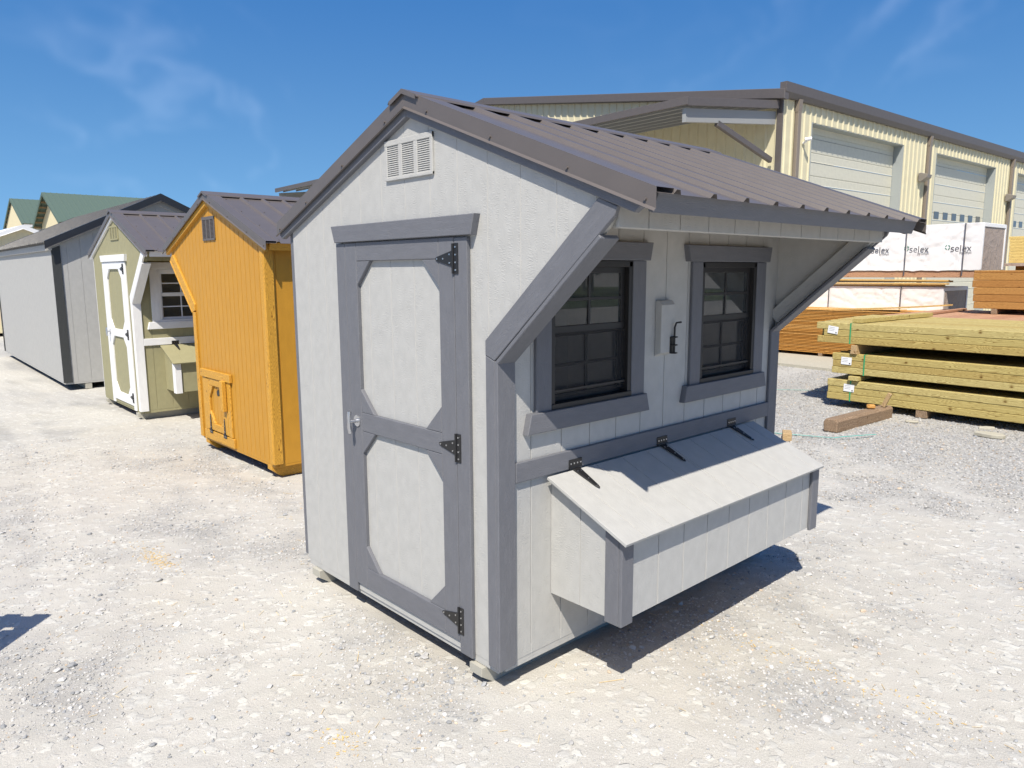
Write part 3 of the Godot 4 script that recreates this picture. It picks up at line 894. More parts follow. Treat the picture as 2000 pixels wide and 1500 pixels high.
# ------------------------------------------------------------------ the other sheds
func make_orange() -> void:
	var t := thing("garden_coop", "honey-orange stained wooden coop with brown metal roof and small pop door", "coop", Vector3(-4.10, 0, -0.83), 0.0, "coops standing in a row")
	var X := Vector3(1, 0, 0); var Y := Vector3.UP; var Z := Vector3(0, 0, 1)
	var w := 1.83; var b0 := 0.14
	var pk := -1.235; var ridge := 2.735
	var ry := func(x: float) -> float: return ridge - SLOPE * absf(x - pk)
	var ol := 0.60; var knee := 1.52
	for sx in [-1.70, -0.13]:
		var s := mb(Z)
		s.prism(P2([0.0, 0.13, L, 0.13, L, 0.08, L - 0.10, 0.0, 0.10, 0.0, 0.0, 0.08]), Vector3(sx - 0.0445, 0, 0), Vector3(0, 0, -1), Y, 0.0, 0.089, 0.002)
		put(s, "skid", M.honey_trim, t)
	board(t, "rim_joist", M.honey_stain, Vector3(-w * 0.5, 0.145, -0.02), Vector3(w - 0.03, 0.06, 0.036), X)
	board(t, "rim_joist", M.honey_stain, Vector3(-0.02, 0.145, -L * 0.5), Vector3(0.036, 0.06, L - 0.08), Z)
	var gp := P2([-w, b0, 0.0, b0, 0.0, ry.call(0.0) - 0.03, pk, ridge - 0.03, -w - ol, ry.call(-w - ol) - 0.03, -w - ol, knee + 0.57, -w, knee])
	siding(t, gp, Vector3.ZERO, X, Y, M.honey_stain, -w - 0.02, 0.1016, [], 0.018, 0.009, "siding_board", 0.016)
	var gm := P2([w, b0, 0.0, b0, 0.0, ry.call(0.0) - 0.03, -pk, ridge - 0.03, w + ol, ry.call(-w - ol) - 0.03, w + ol, knee + 0.57, w, knee])
	siding(t, gm, Vector3(0, 0, -L), -X, Y, M.honey_stain, 0.0, 0.2032)
	siding(t, P2([0.012, b0, L - 0.012, b0, L - 0.012, ry.call(0.0) - 0.04, 0.012, ry.call(0.0) - 0.04]), Vector3.ZERO, Vector3(0, 0, -1), Y, M.honey_stain, -0.10, 0.2032)
	siding(t, P2([-L + 0.012, b0, -0.012, b0, -0.012, 2.3, -L + 0.012, 2.3]), Vector3(-w, 0, 0), Vector3(0, 0, 1), Y, M.honey_stain, 0.0)
	# corner boards, flare boards, rakes
	board(t, "corner_trim", M.honey_trim, Vector3(-0.03, (b0 + ry.call(0.0)) * 0.5 - 0.03, 0.010), Vector3(0.064, ry.call(0.0) - b0 - 0.08, 0.019), Y)
	board(t, "corner_trim", M.honey_trim, Vector3(0.0105, (b0 + ry.call(0.0)) * 0.5 - 0.03, -0.028), Vector3(0.019, ry.call(0.0) - b0 - 0.08, 0.089), Y)
	board(t, "corner_trim", M.honey_trim, Vector3(-w + 0.031, (b0 + knee) * 0.5, 0.010), Vector3(0.064, knee - b0, 0.019), Y)
	board(t, "corner_trim", M.honey_trim, Vector3(-w - 0.0105, (b0 + knee) * 0.5, -0.028), Vector3(0.019, knee - b0, 0.089), Y)
	var d := Vector3(-ol, 0.57, 0).normalized()
	board(t, "flare_trim", M.honey_trim, Vector3(-w - ol * 0.5 - 0.012, knee + 0.285 - 0.008, -0.030), Vector3(0.82, 0.019, 0.1065), d, 0.003, Basis(d, Vector3(-d.y, d.x, 0) * 1.0, Vector3(0, 0, 1)))
	plate(t, "knee_trim", M.honey_trim, P2([-w, knee, -w + 0.06, knee + 0.02, -w + 0.06, knee + 0.085, -w - ol + 0.085, knee + 0.626, -w - ol + 0.035, knee + 0.61, -w - ol, knee + 0.572]), Vector3.ZERO, X, Y, 0.0006, 0.02, d)
	for side in [-1, 1]:
		var xe: float = 0.09 if side > 0 else -w - ol - 0.07
		plate(t, "rake_board", M.honey_trim, P2([pk, ridge - 0.02, xe, ry.call(xe) - 0.02, xe, ry.call(xe) - 0.10, pk, ridge - 0.115]), Vector3.ZERO, X, Y, 0.0, 0.036, Vector3(1, -side * SLOPE, 0))
	metal_roof(t, pk, ridge, SLOPE, -w - ol - 0.135, 0.155, 0.045, -L - 0.05, M.roof_brown, M.honey_trim)
	gable_vent(t, -1.42, -1.10, 2.27, 2.51, M.brown_metal)
	# pop door low in the gable
	var pd := part("pop_door", t)
	var h: Material = M.honey_trim
	board(pd, "door_head", h, Vector3(-1.30, 0.875, 0.02), Vector3(0.80, 0.085, 0.03), X)
	board(pd, "door_jamb", h, Vector3(-1.635, 0.54, 0.0105), Vector3(0.085, 0.58, 0.019), Y)
	board(pd, "door_jamb", h, Vector3(-0.985, 0.54, 0.0105), Vector3(0.085, 0.58, 0.019), Y)
	board(pd, "door_sill", h, Vector3(-1.30, 0.195, 0.0115), Vector3(0.80, 0.10, 0.021), X)
	for x in [-1.545, -1.075]:
		board(pd, "stile", h, Vector3(x, 0.54, 0.012), Vector3(0.085, 0.56, 0.022), Y)
	for y in [0.30, 0.79]:
		board(pd, "rail", h, Vector3(-1.31, y, 0.012), Vector3(0.38, 0.075, 0.022), X)
	for q in [[-1.50, 0.34, 1, 1], [-1.12, 0.34, -1, 1], [-1.50, 0.75, 1, -1], [-1.12, 0.75, -1, -1]]:
		plate(pd, "corner_brace", h, P2([q[0], q[1], q[0] + 0.10 * q[2], q[1], q[0], q[1] + 0.13 * q[3]]), Vector3.ZERO, X, Y, 0.001, 0.022, Vector3(q[2], -q[3], 0))
	board(pd, "door_stop", h, Vector3(-1.06, 0.68, 0.045), Vector3(0.075, 0.32, 0.045), Y, 0.006)
	var kn := mb(Y, false)
	kn.tube([Vector3(-1.18, 0.70, 0.02), Vector3(-1.18, 0.70, 0.05)], 0.035, 12)
	put(kn, "turn_latch", M.black_iron, pd)
	for x in [-1.50, -1.12]:
		hinge(pd, Vector3(x, 0.262, 0.024), Y, X, Z, 0.17, 0.04, 0.04)

func gable_shed(called: String, label: String, group: String, at: Vector3, turn: float, wid: float, length: float, he: float, hp: float, sid, tr, roofm, step: float, over := 0.12) -> Node3D:
	# ridge along -x; gable end faces +x at x = 0; near long wall faces +z at z = 0
	var t := thing(called, label, "shed", at, turn, group)
	var X := Vector3(1, 0, 0); var Y := Vector3.UP
	var b0 := 0.13
	siding(t, P2([-length, b0, 0, b0, 0, he, -length, he]), Vector3.ZERO, X, Y, sid, -length, step)
	siding(t, P2([0.012, b0, wid - 0.012, b0, wid - 0.012, he, wid * 0.5, hp - 0.04, 0.012, he]), Vector3.ZERO, Vector3(0, 0, -1), Y, sid, 0.0, step)
	siding(t, P2([-wid + 0.012, b0, -0.012, b0, -0.012, he, -wid * 0.5, hp - 0.04, -wid + 0.012, he]), Vector3(-length, 0, 0), Vector3(0, 0, 1), Y, sid, 0.0, step)
	siding(t, P2([0, b0, length, b0, length, he, 0, he]), Vector3(0, 0, -wid), -X, Y, sid, 0.0, step)
	for z in [0.0, -wid]:
		board(t, "corner_trim", tr, Vector3(0.0105, (b0 + he) * 0.5, z + (-0.045 if z == 0.0 else 0.045)), Vector3(0.019, he - b0, 0.13), Y)
	board(t, "corner_trim", tr, Vector3(-length + 0.03, (b0 + he) * 0.5, 0.0105), Vector3(0.06, he - b0, 0.019), Y)
	var r := part("roof", t)
	var sl := (hp - he) / (wid * 0.5)
	for side in [-1, 1]:
		var D := Vector3(0, -sl * (wid * 0.5 + over), side * (wid * 0.5 + over))
		var N := Vector3(0, 1, side * sl).normalized()
		var cnt := int(ceil((length + 2 * over) / 0.9144))
		for k in cnt:
			var w: float = min(0.9144, length + 2 * over - k * 0.9144)
			var b := mb(D.normalized())
			ribbed_n(b, Vector3(over - k * 0.9144, hp + 0.03, -wid * 0.5) + N * 0.001 * (k % 2), Vector3(-1, 0, 0), D, w, 0.2286, 0.017, 0.045, 0.02, N, 0.1143)
			put(b, "roof_panel", roofm, r)
		for xx in [over, -length - over]:
			var sgx := 1.0 if xx > 0.0 else -1.0
			var f := mb(D.normalized())
			var o2 := Vector3(xx + 0.006 * sgx, hp + 0.03, -wid * 0.5)
			f.face([o2 + Vector3(0, 0.02, 0), o2 + D + Vector3(0, 0.02, 0), o2 + D + Vector3(0, -0.10, 0), o2 + Vector3(0, -0.10, 0)], Vector3(sgx, 0, 0))
			f.face([o2 + Vector3(-0.002 * sgx, 0.02, 0), o2 + D + Vector3(-0.002 * sgx, 0.02, 0), o2 + D + Vector3(-0.002 * sgx, -0.10, 0), o2 + Vector3(-0.002 * sgx, -0.10, 0)], Vector3(-sgx, 0, 0))
			f.face([o2 + Vector3(0, 0.02, 0), o2 + D + Vector3(0, 0.02, 0), o2 + D + Vector3(-0.1 * sgx, 0.02, 0), o2 + Vector3(-0.1 * sgx, 0.02, 0)], N)
			f.face([o2 + Vector3(0, -0.10, 0), o2 + D + Vector3(0, -0.10, 0), o2 + D + Vector3(0.012 * sgx, -0.112, 0), o2 + Vector3(0.012 * sgx, -0.112, 0)], Vector3(sgx, 1, 0))
			put(f, "rake_flashing", roofm, r)
			plate(r, "rake_board", sid, P2([0, 0, wid * 0.5 + over - 0.02, -sl * (wid * 0.5 + over - 0.02), wid * 0.5 + over - 0.02, -sl * (wid * 0.5 + over - 0.02) - 0.12, 0, -0.16]), Vector3(0.0 if xx > 0 else -length, hp + 0.005, -wid * 0.5), Vector3(0, 0, side), Y, 0.0, -0.03 * side * sgx, Vector3(0, 0, 1))
		board(r, "eave_board", sid, Vector3(-length * 0.5, he - 0.10, side * (wid * 0.5 + 0.03) - wid * 0.5), Vector3(length + 0.1, 0.10, 0.04), X)
	var sk := [-0.35, -wid * 0.5, -wid + 0.35]
	for z in sk:
		board(t, "skid", M.skid_wood, Vector3(-length * 0.5, 0.05, z), Vector3(length - 0.02, 0.10, 0.1), X)
	board(t, "rim_joist", sid, Vector3(-0.02, 0.13, -wid * 0.5), Vector3(0.036, 0.06, wid - 0.02), Vector3(0, 0, 1))
	board(t, "rim_joist", sid, Vector3(-length * 0.5, 0.13, -0.02), Vector3(length - 0.06, 0.06, 0.036), X)
	return t

func make_green_house(at: Vector3, ridge_h: float, length: float, ovh: float, label: String) -> void:
	# ridge along -z, gable faces +z
	var t := thing("green_roofed_cabin", label, "cabin", at, 0.0, "cream cabins with green roofs")
	var hw := 2.3; var sl := 0.52
	var he := ridge_h - hw * sl
	var X := Vector3(1, 0, 0); var Y := Vector3.UP
	siding(t, P2([-hw, 0.15, hw, 0.15, hw, he, 0, ridge_h - 0.06, -hw, he]), Vector3(0, 0, -ovh), X, Y, M.cream_siding, -hw, 0.3)
	siding(t, P2([0, 0.15, length, 0.15, length, he, 0, he]), Vector3(hw, 0, -ovh), Vector3(0, 0, -1), Y, M.cream_siding, 0, 0.3)
	siding(t, P2([-hw, 0.15, hw, 0.15, hw, he, 0, ridge_h - 0.06, -hw, he]), Vector3(0, 0, -ovh - length), -X, Y, M.cream_siding, -hw, 0.6)
	var r := part("roof", t)
	for side in [-1, 1]:
		var ov := 0.35
		var Dn := Vector3(side, -sl, 0).normalized()
		var lenr := (hw + ov) * sqrt(1 + sl * sl)
		var b := mb(Dn)
		var D := Dn * lenr
		ribbed_n(b, Vector3(0, ridge_h + 0.05, 0), Vector3(0, 0, -1), D, length + ovh * 2.0, 0.2286, 0.017, 0.045, 0.02, Vector3(side * sl, 1, 0).normalized(), 0.11)
		put(b, "roof_sheet", M.roof_green, r)
		plate(r, "rake_board", M.roof_green, P2([0, 0.04, hw + ov, 0.04 - sl * (hw + ov), hw + ov, -0.08 - sl * (hw + ov), 0, -0.08]), Vector3(0, ridge_h, 0.0), Vector3(side, 0, 0), Y, -0.03 if side > 0 else 0.0, 0.0 if side > 0 else 0.03, Dn)
		for k in 7:
			var q := (k + 0.5) / 7.0
			board(r, "lookout", M.inner_wood, Vector3(0, ridge_h - 0.03, -ovh * 0.5) + D * q, Vector3(0.04, 0.07, ovh * 0.9), Vector3(0, 0, 1), 0.0)
		board(r, "fascia_board", M.white_trim, Vector3(side * (hw + ov - 0.03), ridge_h - sl * (hw + ov) - 0.05, -ovh - length * 0.5), Vector3(0.03, 0.12, length + ovh), Vector3(0, 0, 1), 0.0)
	board(t, "base_skirt", M.concrete, Vector3(0, 0.08, -ovh - length * 0.5), Vector3(hw * 2 - 0.1, 0.16, length - 0.1), X, 0.0)

func make_coops() -> void:
	var grey := thing("chicken_coop", "light grey chicken coop with slate trim, black windows and nest box under brown roof", "coop", Vector3.ZERO, 0.0, "coops standing in a row")
	make_coop(grey, {"siding": M.gray_siding, "trim": M.slate_trim, "frame": M.bronze, "vent": M.gray_siding, "dark": true, "windows": [[0.318, 0.908, 1.297, 1.988], [1.54, 2.139, 1.293, 1.985]]})
	make_latch_block(grey)
	make_orange()
	var olive := thing("chicken_coop", "olive green chicken coop with white trim and brown metal roof", "coop", Vector3(-8.03, 0, -0.80), -0.014, "coops standing in a row")
	make_coop(olive, {"siding": M.olive_siding, "trim": M.white_trim, "frame": M.white_vinyl, "vent": M.olive_siding, "dark": false, "windows": [[0.318, 0.908, 1.297, 1.988], [1.54, 2.139, 1.293, 1.985]]})
	gable_shed("storage_shed", "long light grey storage shed with black roof and charcoal corner boards", "", Vector3(-11.66, 0, -0.66), -0.03, 3.40, 7.0, 2.47, 3.27, M.big_siding, M.charcoal_trim, M.roof_black, 0.2032)

func make_far_sheds() -> void:
	gable_shed("storage_shed", "cream storage shed with white rake trim beyond the long grey shed", "", Vector3(-25.5, 0, -0.82), 0.0, 3.6, 5.0, 2.70, 3.42, M.cream_siding, M.white_trim, M.white_vinyl, 0.4064)
	make_green_house(Vector3(-35.0, 0, -5.06), 5.34, 3.6, 0.34, "cream cabin with steep green roof and open rake framing")
	make_green_house(Vector3(-43.0, 0, -5.16), 5.68, 4.5, 0.10, "cream cabin with green roof farther along, past the first cabin")

# ------------------------------------------------------------------ metal building
func wall_sheet(parent: Node, poly_u0: float, poly_u1: float, y0: float, y1a: float, y1b: float, face_x: bool, called := "wall_panel") -> void:
	# ribbed wall sheets 0.91 m wide; face_x: on the plane a = 0 running to -b, else on b = 0 running to -a; the top edge runs from y1a to y1b
	var u := poly_u0
	while u < poly_u1 - 0.001:
		var w: float = min(0.9144, poly_u1 - u)
		var b := mb(Vector3.UP)
		var n := int(round(w / 0.3048))
		var prof := [Vector2(0, 0)]
		for k in max(1, n):
			var c: float = (k + 0.5) * 0.3048
			for q in [[-0.045, 0.0], [-0.017, 0.032], [0.017, 0.032], [0.045, 0.0]]:
				if c + q[0] < w - 0.001 and c + q[0] > 0.001: prof.append(Vector2(c + q[0], q[1]))
		prof.append(Vector2(w, 0))
		for i in prof.size() - 1:
			var pts := []
			for q in [[prof[i], 0], [prof[i + 1], 0], [prof[i + 1], 1], [prof[i], 1]]:
				var uu: float = u + q[0].x
				var yt: float = lerpf(y1a, y1b, (uu - poly_u0) / (poly_u1 - poly_u0))
				var yy: float = y0 if q[1] == 0 else yt
				pts.append(Vector3(q[0].y, yy, -uu) if face_x else Vector3(-uu, yy, q[0].y))
			b.face(pts, Vector3(1, 0, 0) if face_x else Vector3(0, 0, 1))
		put(b, called, M.cream_metal, parent)
		u += w

func make_building() -> void:
	var t := thing("metal_building", "large cream ribbed metal building with brown gutters and overhead doors", "building", yard(0, 0, 0), -YARD)
	var X := Vector3(1, 0, 0); var Y := Vector3.UP; var Z := Vector3(0, 0, 1)
	var eave := 6.30; var top := 5.80
	var ends := [1.46, 7.09, 9.68, 15.33, 17.9, 23.5]
	# long wall: plain strips between the openings, lintels over them
	wall_sheet(t, 0.0, 1.46, 0.0, eave, eave, true)
	wall_sheet(t, 7.09, 9.68, 0.0, eave, eave, true)
	wall_sheet(t, 15.33, 17.9, 0.0, eave, eave, true)
	wall_sheet(t, 23.5, 26.5, 0.0, eave, eave, true)
	for k in 3:
		var u0: float = ends[k * 2]; var u1: float = ends[k * 2 + 1]
		var tp: float = top
		wall_sheet(t, u0, u1, tp, eave, eave, true, "lintel_panel")
		var d := part("overhead_door", t)
		var dep := 0.28
		for q in [[u0, 1.0], [u1, -1.0]]:
			board(d, "door_jamb", M.door_jamb, Vector3(-dep * 0.5, tp * 0.5, -q[0] - q[1] * 0.0), Vector3(dep + 0.02, tp, 0.03), Y, 0.0)
		board(d, "door_head", M.door_jamb, Vector3(-dep * 0.5, tp - 0.001, -(u0 + u1) * 0.5), Vector3(dep, 0.03, u1 - u0 - 0.03), Z, 0.0)
		var sect := 0.61
		var y := 0.0
		var idx := 0
		while y < tp - 0.05:
			var hgt: float = min(sect, tp - y)
			var b := mb(Z)
			var zc := -(u0 + u1) * 0.5
			var ww := u1 - u0 - 0.06
			# a section is two flats with pressed lines between
			var x0 := -dep
			var steps := [[0.0, 0.012], [0.02, 0.0], [hgt * 0.36, 0.0], [hgt * 0.38, -0.012], [hgt * 0.40, -0.012], [hgt * 0.42, 0.0], [hgt - 0.004, 0.0], [hgt, -0.02]]
			for i in steps.size() - 1:
				var p = steps[i]; var q2 = steps[i + 1]
				b.face([Vector3(x0 + p[1], y + p[0], zc - ww * 0.5), Vector3(x0 + p[1], y + p[0], zc + ww * 0.5), Vector3(x0 + q2[1], y + q2[0], zc + ww * 0.5), Vector3(x0 + q2[1], y + q2[0], zc - ww * 0.5)], Vector3(1, 0.01, 0))
			put(b, "door_section", M.door_panel, d)
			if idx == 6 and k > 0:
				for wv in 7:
					board(d, "window", M.opaque_dark_pane, Vector3(x0 + 0.006, y + 0.17, -u0 - 0.30 - wv * 0.80), Vector3(0.014, 0.24, 0.42), Y, 0.0)
			y += sect
			idx += 1
	# gable wall facing +z with the rake rising from the corner to the ridge at a = -12
	var rise := 0.155
	wall_sheet(t, 0.0, 12.0, 0.0, eave, eave + 12.0 * rise, false)
	wall_sheet(t, 12.0, 24.0, 0.0, eave + 12.0 * rise, eave, false)
	board(t, "corner_flashing", M.brown_metal, Vector3(-0.06, eave * 0.5, 0.02), Vector3(0.16, eave, 0.05), Y)
	# roof
	var r := part("roof", t)
	for side in [0, 1]:
		var b := mb(X)
		var o := Vector3(-12.0, eave + 12.0 * rise + 0.06, 0.22)
		var D := Vector3(12.10, -12.10 * rise, 0) if side == 0 else Vector3(-12.10, -12.10 * rise, 0)
		ribbed_n(b, o, Vector3(0, 0, -1), D, 27.0, 0.6096, 0.05, 0.1, 0.05, Vector3(rise * (1 if side == 0 else -1), 1, 0).normalized(), 0.3)
		put(b, "roof_sheet", M.roof_brown, r)
		var f := mb(X)
		var s := 1.0 if side == 0 else -1.0
		f.prism(P2([0, 0, 12.16, -12.16 * rise, 12.16, -12.16 * rise - 0.24, 0, -0.24]), Vector3(-12.0, eave + 12.0 * rise + 0.12, 0.03), Vector3(s, 0, 0), Y, 0.0, 0.20 * s, 0.01)
		put(f, "rake_trim", M.brown_metal, r)
	var g := mb(Z)
	g.prism(P2([0.0, -0.02, 0.10, -0.02, 0.17, 0.10, 0.18, 0.33, 0.0, 0.33]), Vector3(0.005, eave - 0.06, 0.19), X, Y, -26.7, 0.0, 0.004)
	put(g, "gutter", M.brown_metal, r)
	# downspouts
	for u in [0.62, 8.89, 17.0]:
		var ds := mb(Y)
		ds.box(Vector3(0.075, 3.0, -u), Vector3(0.10, 5.92, 0.16), 0.01)
		ds.prism(P2([0.03, 5.92, 0.12, 5.92, 0.15, 6.25, 0.02, 6.25]), Vector3(0, 0, -u + 0.08), X, Y, -0.16, 0.0)
		put(ds, "downspout", M.downspout, t)
	# wall lamps and a camera
	for q in [[8.45, 4.78], [16.75, 4.62]]:
		var lp := part("wall_lamp", t)
		var b := mb(Y, false)
		b.prism(P2([0.03, 0.0, 0.10, -0.02, 0.30, 0.10, 0.32, 0.20, 0.10, 0.27, 0.03, 0.25]), Vector3(0, q[1], -q[0] + 0.17), X, Y, -0.34, 0.0, 0.01)
		put(b, "lamp_housing", M.lamp_gray, lp)
	var cm := part("security_camera", t)
	var cb := mb(Y, false)
	cb.tube([Vector3(0.03, 5.22, -1.0), Vector3(0.12, 5.26, -0.98)], 0.03, 8)
	cb.tube([Vector3(0.10, 5.30, -0.95), Vector3(0.24, 5.32, -1.05)], 0.05, 10)
	put(cb, "camera_body", M.white_vinyl, cm)
	# canopy cantilevered from the gable wall
	var c := part("canopy", t)
	var zo := 3.78; var yo := 5.68; var yw := 6.12
	for k in 25:
		var b := mb(Z)
		var o := Vector3(-0.10 - k * 0.9144, yw, 0.04)
		ribbed_n(b, o, Vector3(-1, 0, 0), Vector3(0, yo - yw, zo - 0.04), 0.9144, 0.3048, 0.03, 0.09, 0.04, Vector3(0, 1, 0.115).normalized(), 0.15)
		put(b, "canopy_sheet", M.brown_metal, c)
	board(c, "canopy_fascia", M.brown_metal, Vector3(-11.5, yo - 0.03, zo + 0.02), Vector3(22.9, 0.17, 0.06), X)
	plate(c, "canopy_rake", M.brown_metal, P2([-zo, yo + 0.04, -0.05, yw + 0.05, -0.05, yw - 0.15, -zo, yo - 0.13]), Vector3(-0.10, 0, 0), Vector3(0, 0, -1), Y, 0.0, 0.05, Z)
	for k in 4:
		var xb := -0.16 - k * 7.5
		plate(c, "canopy_beam", M.galv, P2([-zo + 0.05, yo - 0.16, -0.05, yw - 0.20, -0.05, yw - 0.52, -zo + 0.05, yo - 0.46]), Vector3(xb, 0, 0), Vector3(0, 0, -1), Y, -0.09, 0.0, Z)
		var br := mb(Z)
		var p0 := Vector3(xb - 0.05, 5.35, 2.5); var p1 := Vector3(xb - 0.05, 4.72, 0.12)
		var dd := (p1 - p0).normalized()
		br.box((p0 + p1) * 0.5, Vector3((p1 - p0).length(), 0.14, 0.10), 0.01, Basis(dd, dd.cross(Vector3(1, 0, 0)).normalized() * -1.0, Vector3(1, 0, 0)))
		put(br, "canopy_brace", M.brown_metal, c)
	for k in 6:
		board(c, "purlin", M.galv, Vector3(-11.5, lerpf(yw, yo, (k + 0.5) / 6.0) - 0.08, 0.04 + (zo - 0.04) * (k + 0.5) / 6.0), Vector3(22.7, 0.10, 0.05), X, 0.0)
	# apron slab
	var sl := solo(slab_mesh(), "concrete_apron", M.concrete, "pale concrete apron in front of the metal building", "apron", yard(0, 0, 0), -YARD, "", "structure")
	sl.set_meta("kind", "structure")

func slab_mesh() -> MB:
	var b := mb(Vector3(0, 0, 1))
	b.prism(P2([-10.0, 3.6, 2.0, 3.75, 3.9, 3.9, 9.0, 3.9, 9.0, -26.0, 0.03, -26.0, 0.03, 0.05, -10.0, 0.05]), Vector3(0, 0, 0), Vector3(1, 0, 0), Vector3(0, 0, 1), -0.05, 0.05)
	return b

# ------------------------------------------------------------------ lumber
func timber_mesh(len_: float, h: float, w: float, e := 0.006) -> MB:
	var b := mb(Vector3(1, 0, 0))
	b.box(Vector3(len_ * 0.5, h * 0.5, -w * 0.5), Vector3(len_, h, w), e)
	return b

func make_lumber() -> void:
	var X := Vector3(1, 0, 0); var Y := Vector3.UP; var Z := Vector3(0, 0, 1)
	# three strapped bundles of treated timber, one on the other
	var spec := [[5.31, 0.105, "bottom"], [5.36, 0.485, "middle"], [5.14, 0.912, "top"]]
	var tm := []
	for k in 6:
		tm.append(timber_mesh(4.88, 0.094, 0.140).mesh())
	for s in spec:
		var lab: String = {"bottom": "lowest strapped bundle of greenish treated timbers, just above the gravel", "middle": "strapped bundle of treated timbers between the other two of its pile", "top": "strapped bundle of treated timbers topmost on the pile, its ends staggered"}[s[2]]
		var t := thing("timber_bundle", lab, "lumber", yard(s[0], s[1], 7.42), -YARD, "treated timber bundles in one pile")
		for lay in 3:
			for col in 16:
				var jit := rng.randf_range(-0.03, 0.06)
				if s[2] == "top":
					jit = [-0.02, 0.07, -0.04][lay] if col == 0 else -0.02 * col + rng.randf_range(-0.05, 0.03)
				if col == 0 and s[2] != "top":
					jit = [0.0, 0.01, 0.0][lay]
				var o := put(tm[rng.randi() % 6], "timber", M.treated[rng.randi() % 3], t, Vector3(jit, lay * 0.0965, -col * 0.1425 + (rng.randf_range(-0.004, 0.003))))
		# strap round the bundle and its paper tag
		var sx := 0.46 if s[2] != "bottom" else 0.34
		var st := mb(Y, false)
		st.box(Vector3(sx, 0.144, 0.006), Vector3(0.018, 0.295, 0.002), 0.0)
		st.box(Vector3(sx, 0.2905, -1.13), Vector3(0.018, 0.002, 2.28), 0.0)
		put(st, "strap", M.green_strap, t)
		var tg := mb(Y, false)
		var tx := 0.21 if s[2] != "bottom" else 0.32
		var bs := Basis(Z, -0.12 if s[2] == "top" else -0.03)
		tg.box(Vector3(tx, 0.185, 0.0075), Vector3(0.15, 0.105, 0.0012), 0.0, bs)
		put(tg, "paper_tag", M.paper, t)
		var ik := mb(Y, false)
		for k in 3:
			ik.box(Vector3(tx, 0.185, 0.0085) + bs * Vector3(-0.02, 0.03 - k * 0.022, 0), Vector3(0.08, 0.003, 0.0006), 0.0, bs)
		ik.box(Vector3(tx, 0.185, 0.0085) + bs * Vector3(0.05, -0.034, 0), Vector3(0.018, 0.018, 0.0006), 0.0, bs)
		put(ik, "tag_print", M.ink, t)
	# stickers that part the bundles
	var blk := mb(Z)
	blk.prism(P2([-0.045, 0.0, 0.045, 0.0, 0.038, 0.125, -0.035, 0.125]), Vector3.ZERO, X, Y, -2.2, 0.03, 0.004)
	solo(blk, "spacer_block", M.raw_wood, "thick wooden spacer between the top and middle timber bundles", "block", yard(5.67, 0.775, 7.42), -YARD)
	solo(blk.mesh(), "spacer_block", M.raw_wood, "far thick wooden spacer under the top timber bundle", "block", yard(8.8, 0.775, 7.42), -YARD)
	var stick := mb(Z)
	stick.box(Vector3(0, 0.031, -1.1), Vector3(0.14, 0.060, 2.26), 0.004)
	solo(stick, "spacer_board", M.treated[1], "flat treated spacer between the middle and lowest timber bundles", "block", yard(5.70, 0.3975 + 0.0045, 7.44), -YARD)
	solo(stick.mesh(), "spacer_board", M.treated[1], "far flat treated spacer over the lowest timber bundle", "block", yard(8.9, 0.402, 7.44), -YARD)
	solo(stick.mesh(), "top_batten", M.treated[0], "treated board laid across the top timber bundle under the strap", "board", yard(5.66, 1.206, 7.34), -YARD - 0.03)
	var bol := mb(Z)
	bol.box(Vector3(0, 0.0515, -1.1), Vector3(0.14, 0.103, 2.3), 0.006)
	for a in [6.6, 9.3]:
		solo(bol.mesh(), "ground_bolster", M.old_wood, "dark ground bolster carrying the treated timber pile", "bolster", yard(a, 0.0, 7.36), -YARD, "bolsters under the timber pile")
	# brown thin-board stack behind
	var ls := thing("board_stack", "stack of thin orange-brown boards on the concrete apron", "lumber", yard(0.4, 0.05, 2.05), -YARD)
	var lm := []
	for k in 4:
		lm.append(timber_mesh(4.15, 0.021, 0.30, 0.003).mesh())
	for k in 30:
		for row in 4:
			put(lm[rng.randi() % 4], "thin_board", M.lath[rng.randi() % 3], ls, Vector3(rng.randf_range(-0.02, 0.02) , 0.07 + k * 0.0325, -row * 0.31 + rng.randf_range(-0.012, 0.006)))
	for a in [0.4, 2.0, 3.7]:
		board(ls, "bearer", M.old_wood, Vector3(a, 0.035, -0.6), Vector3(0.09, 0.07, 1.2), Z)
	# bowed pale planks on top of the stack
	for q in [[0.6, 1.04, 2.03, 4.3, 0.26, 0.10, "bowed pale pine plank curling up at the end of the thin-board stack"], [0.3, 1.045, 1.74, 3.6, 0.34, 0.02, "pale pine plank lying behind the bowed one on the thin-board stack"]]:
		var b := mb(X)
		var n := 12
		for i in n:
			var x0: float = q[3] * i / n; var x1: float = q[3] * (i + 1) / n
			var y0: float = q[5] * pow(float(i) / n, 2.2) * 2.0; var y1: float = q[5] * pow(float(i + 1) / n, 2.2) * 2.0
			var A := Vector3(x0, y0, 0); var B := Vector3(x1, y1, 0); var dz := Vector3(0, 0, -q[4]); var dy := Vector3(0, 0.03, 0)
			b.face([A + dy, B + dy, B + dy + dz, A + dy + dz], Y)
			b.face([A, B, B + dz, A + dz], -Y)
			b.face([A, B, B + dy, A + dy], Z)
			b.face([A + dz, B + dz, B + dy + dz, A + dy + dz], -Z)
			if i == n - 1: b.face([B, B + dy, B + dy + dz, B + dz], X)
			if i == 0: b.face([A, A + dy, A + dy + dz, A + dz], -X)
		solo(b, "loose_plank", M.pine_board, q[6], "plank", yard(q[0], q[1], q[2]), -YARD)
	# wrapped packs
	wrapped_pack("lower white plastic wrapped lumber pack behind the thin-board stack", 0.0, 4.42, 0.64, 0.93, 1.0, 1.35, [[2.0], [3.6]], 4.02)
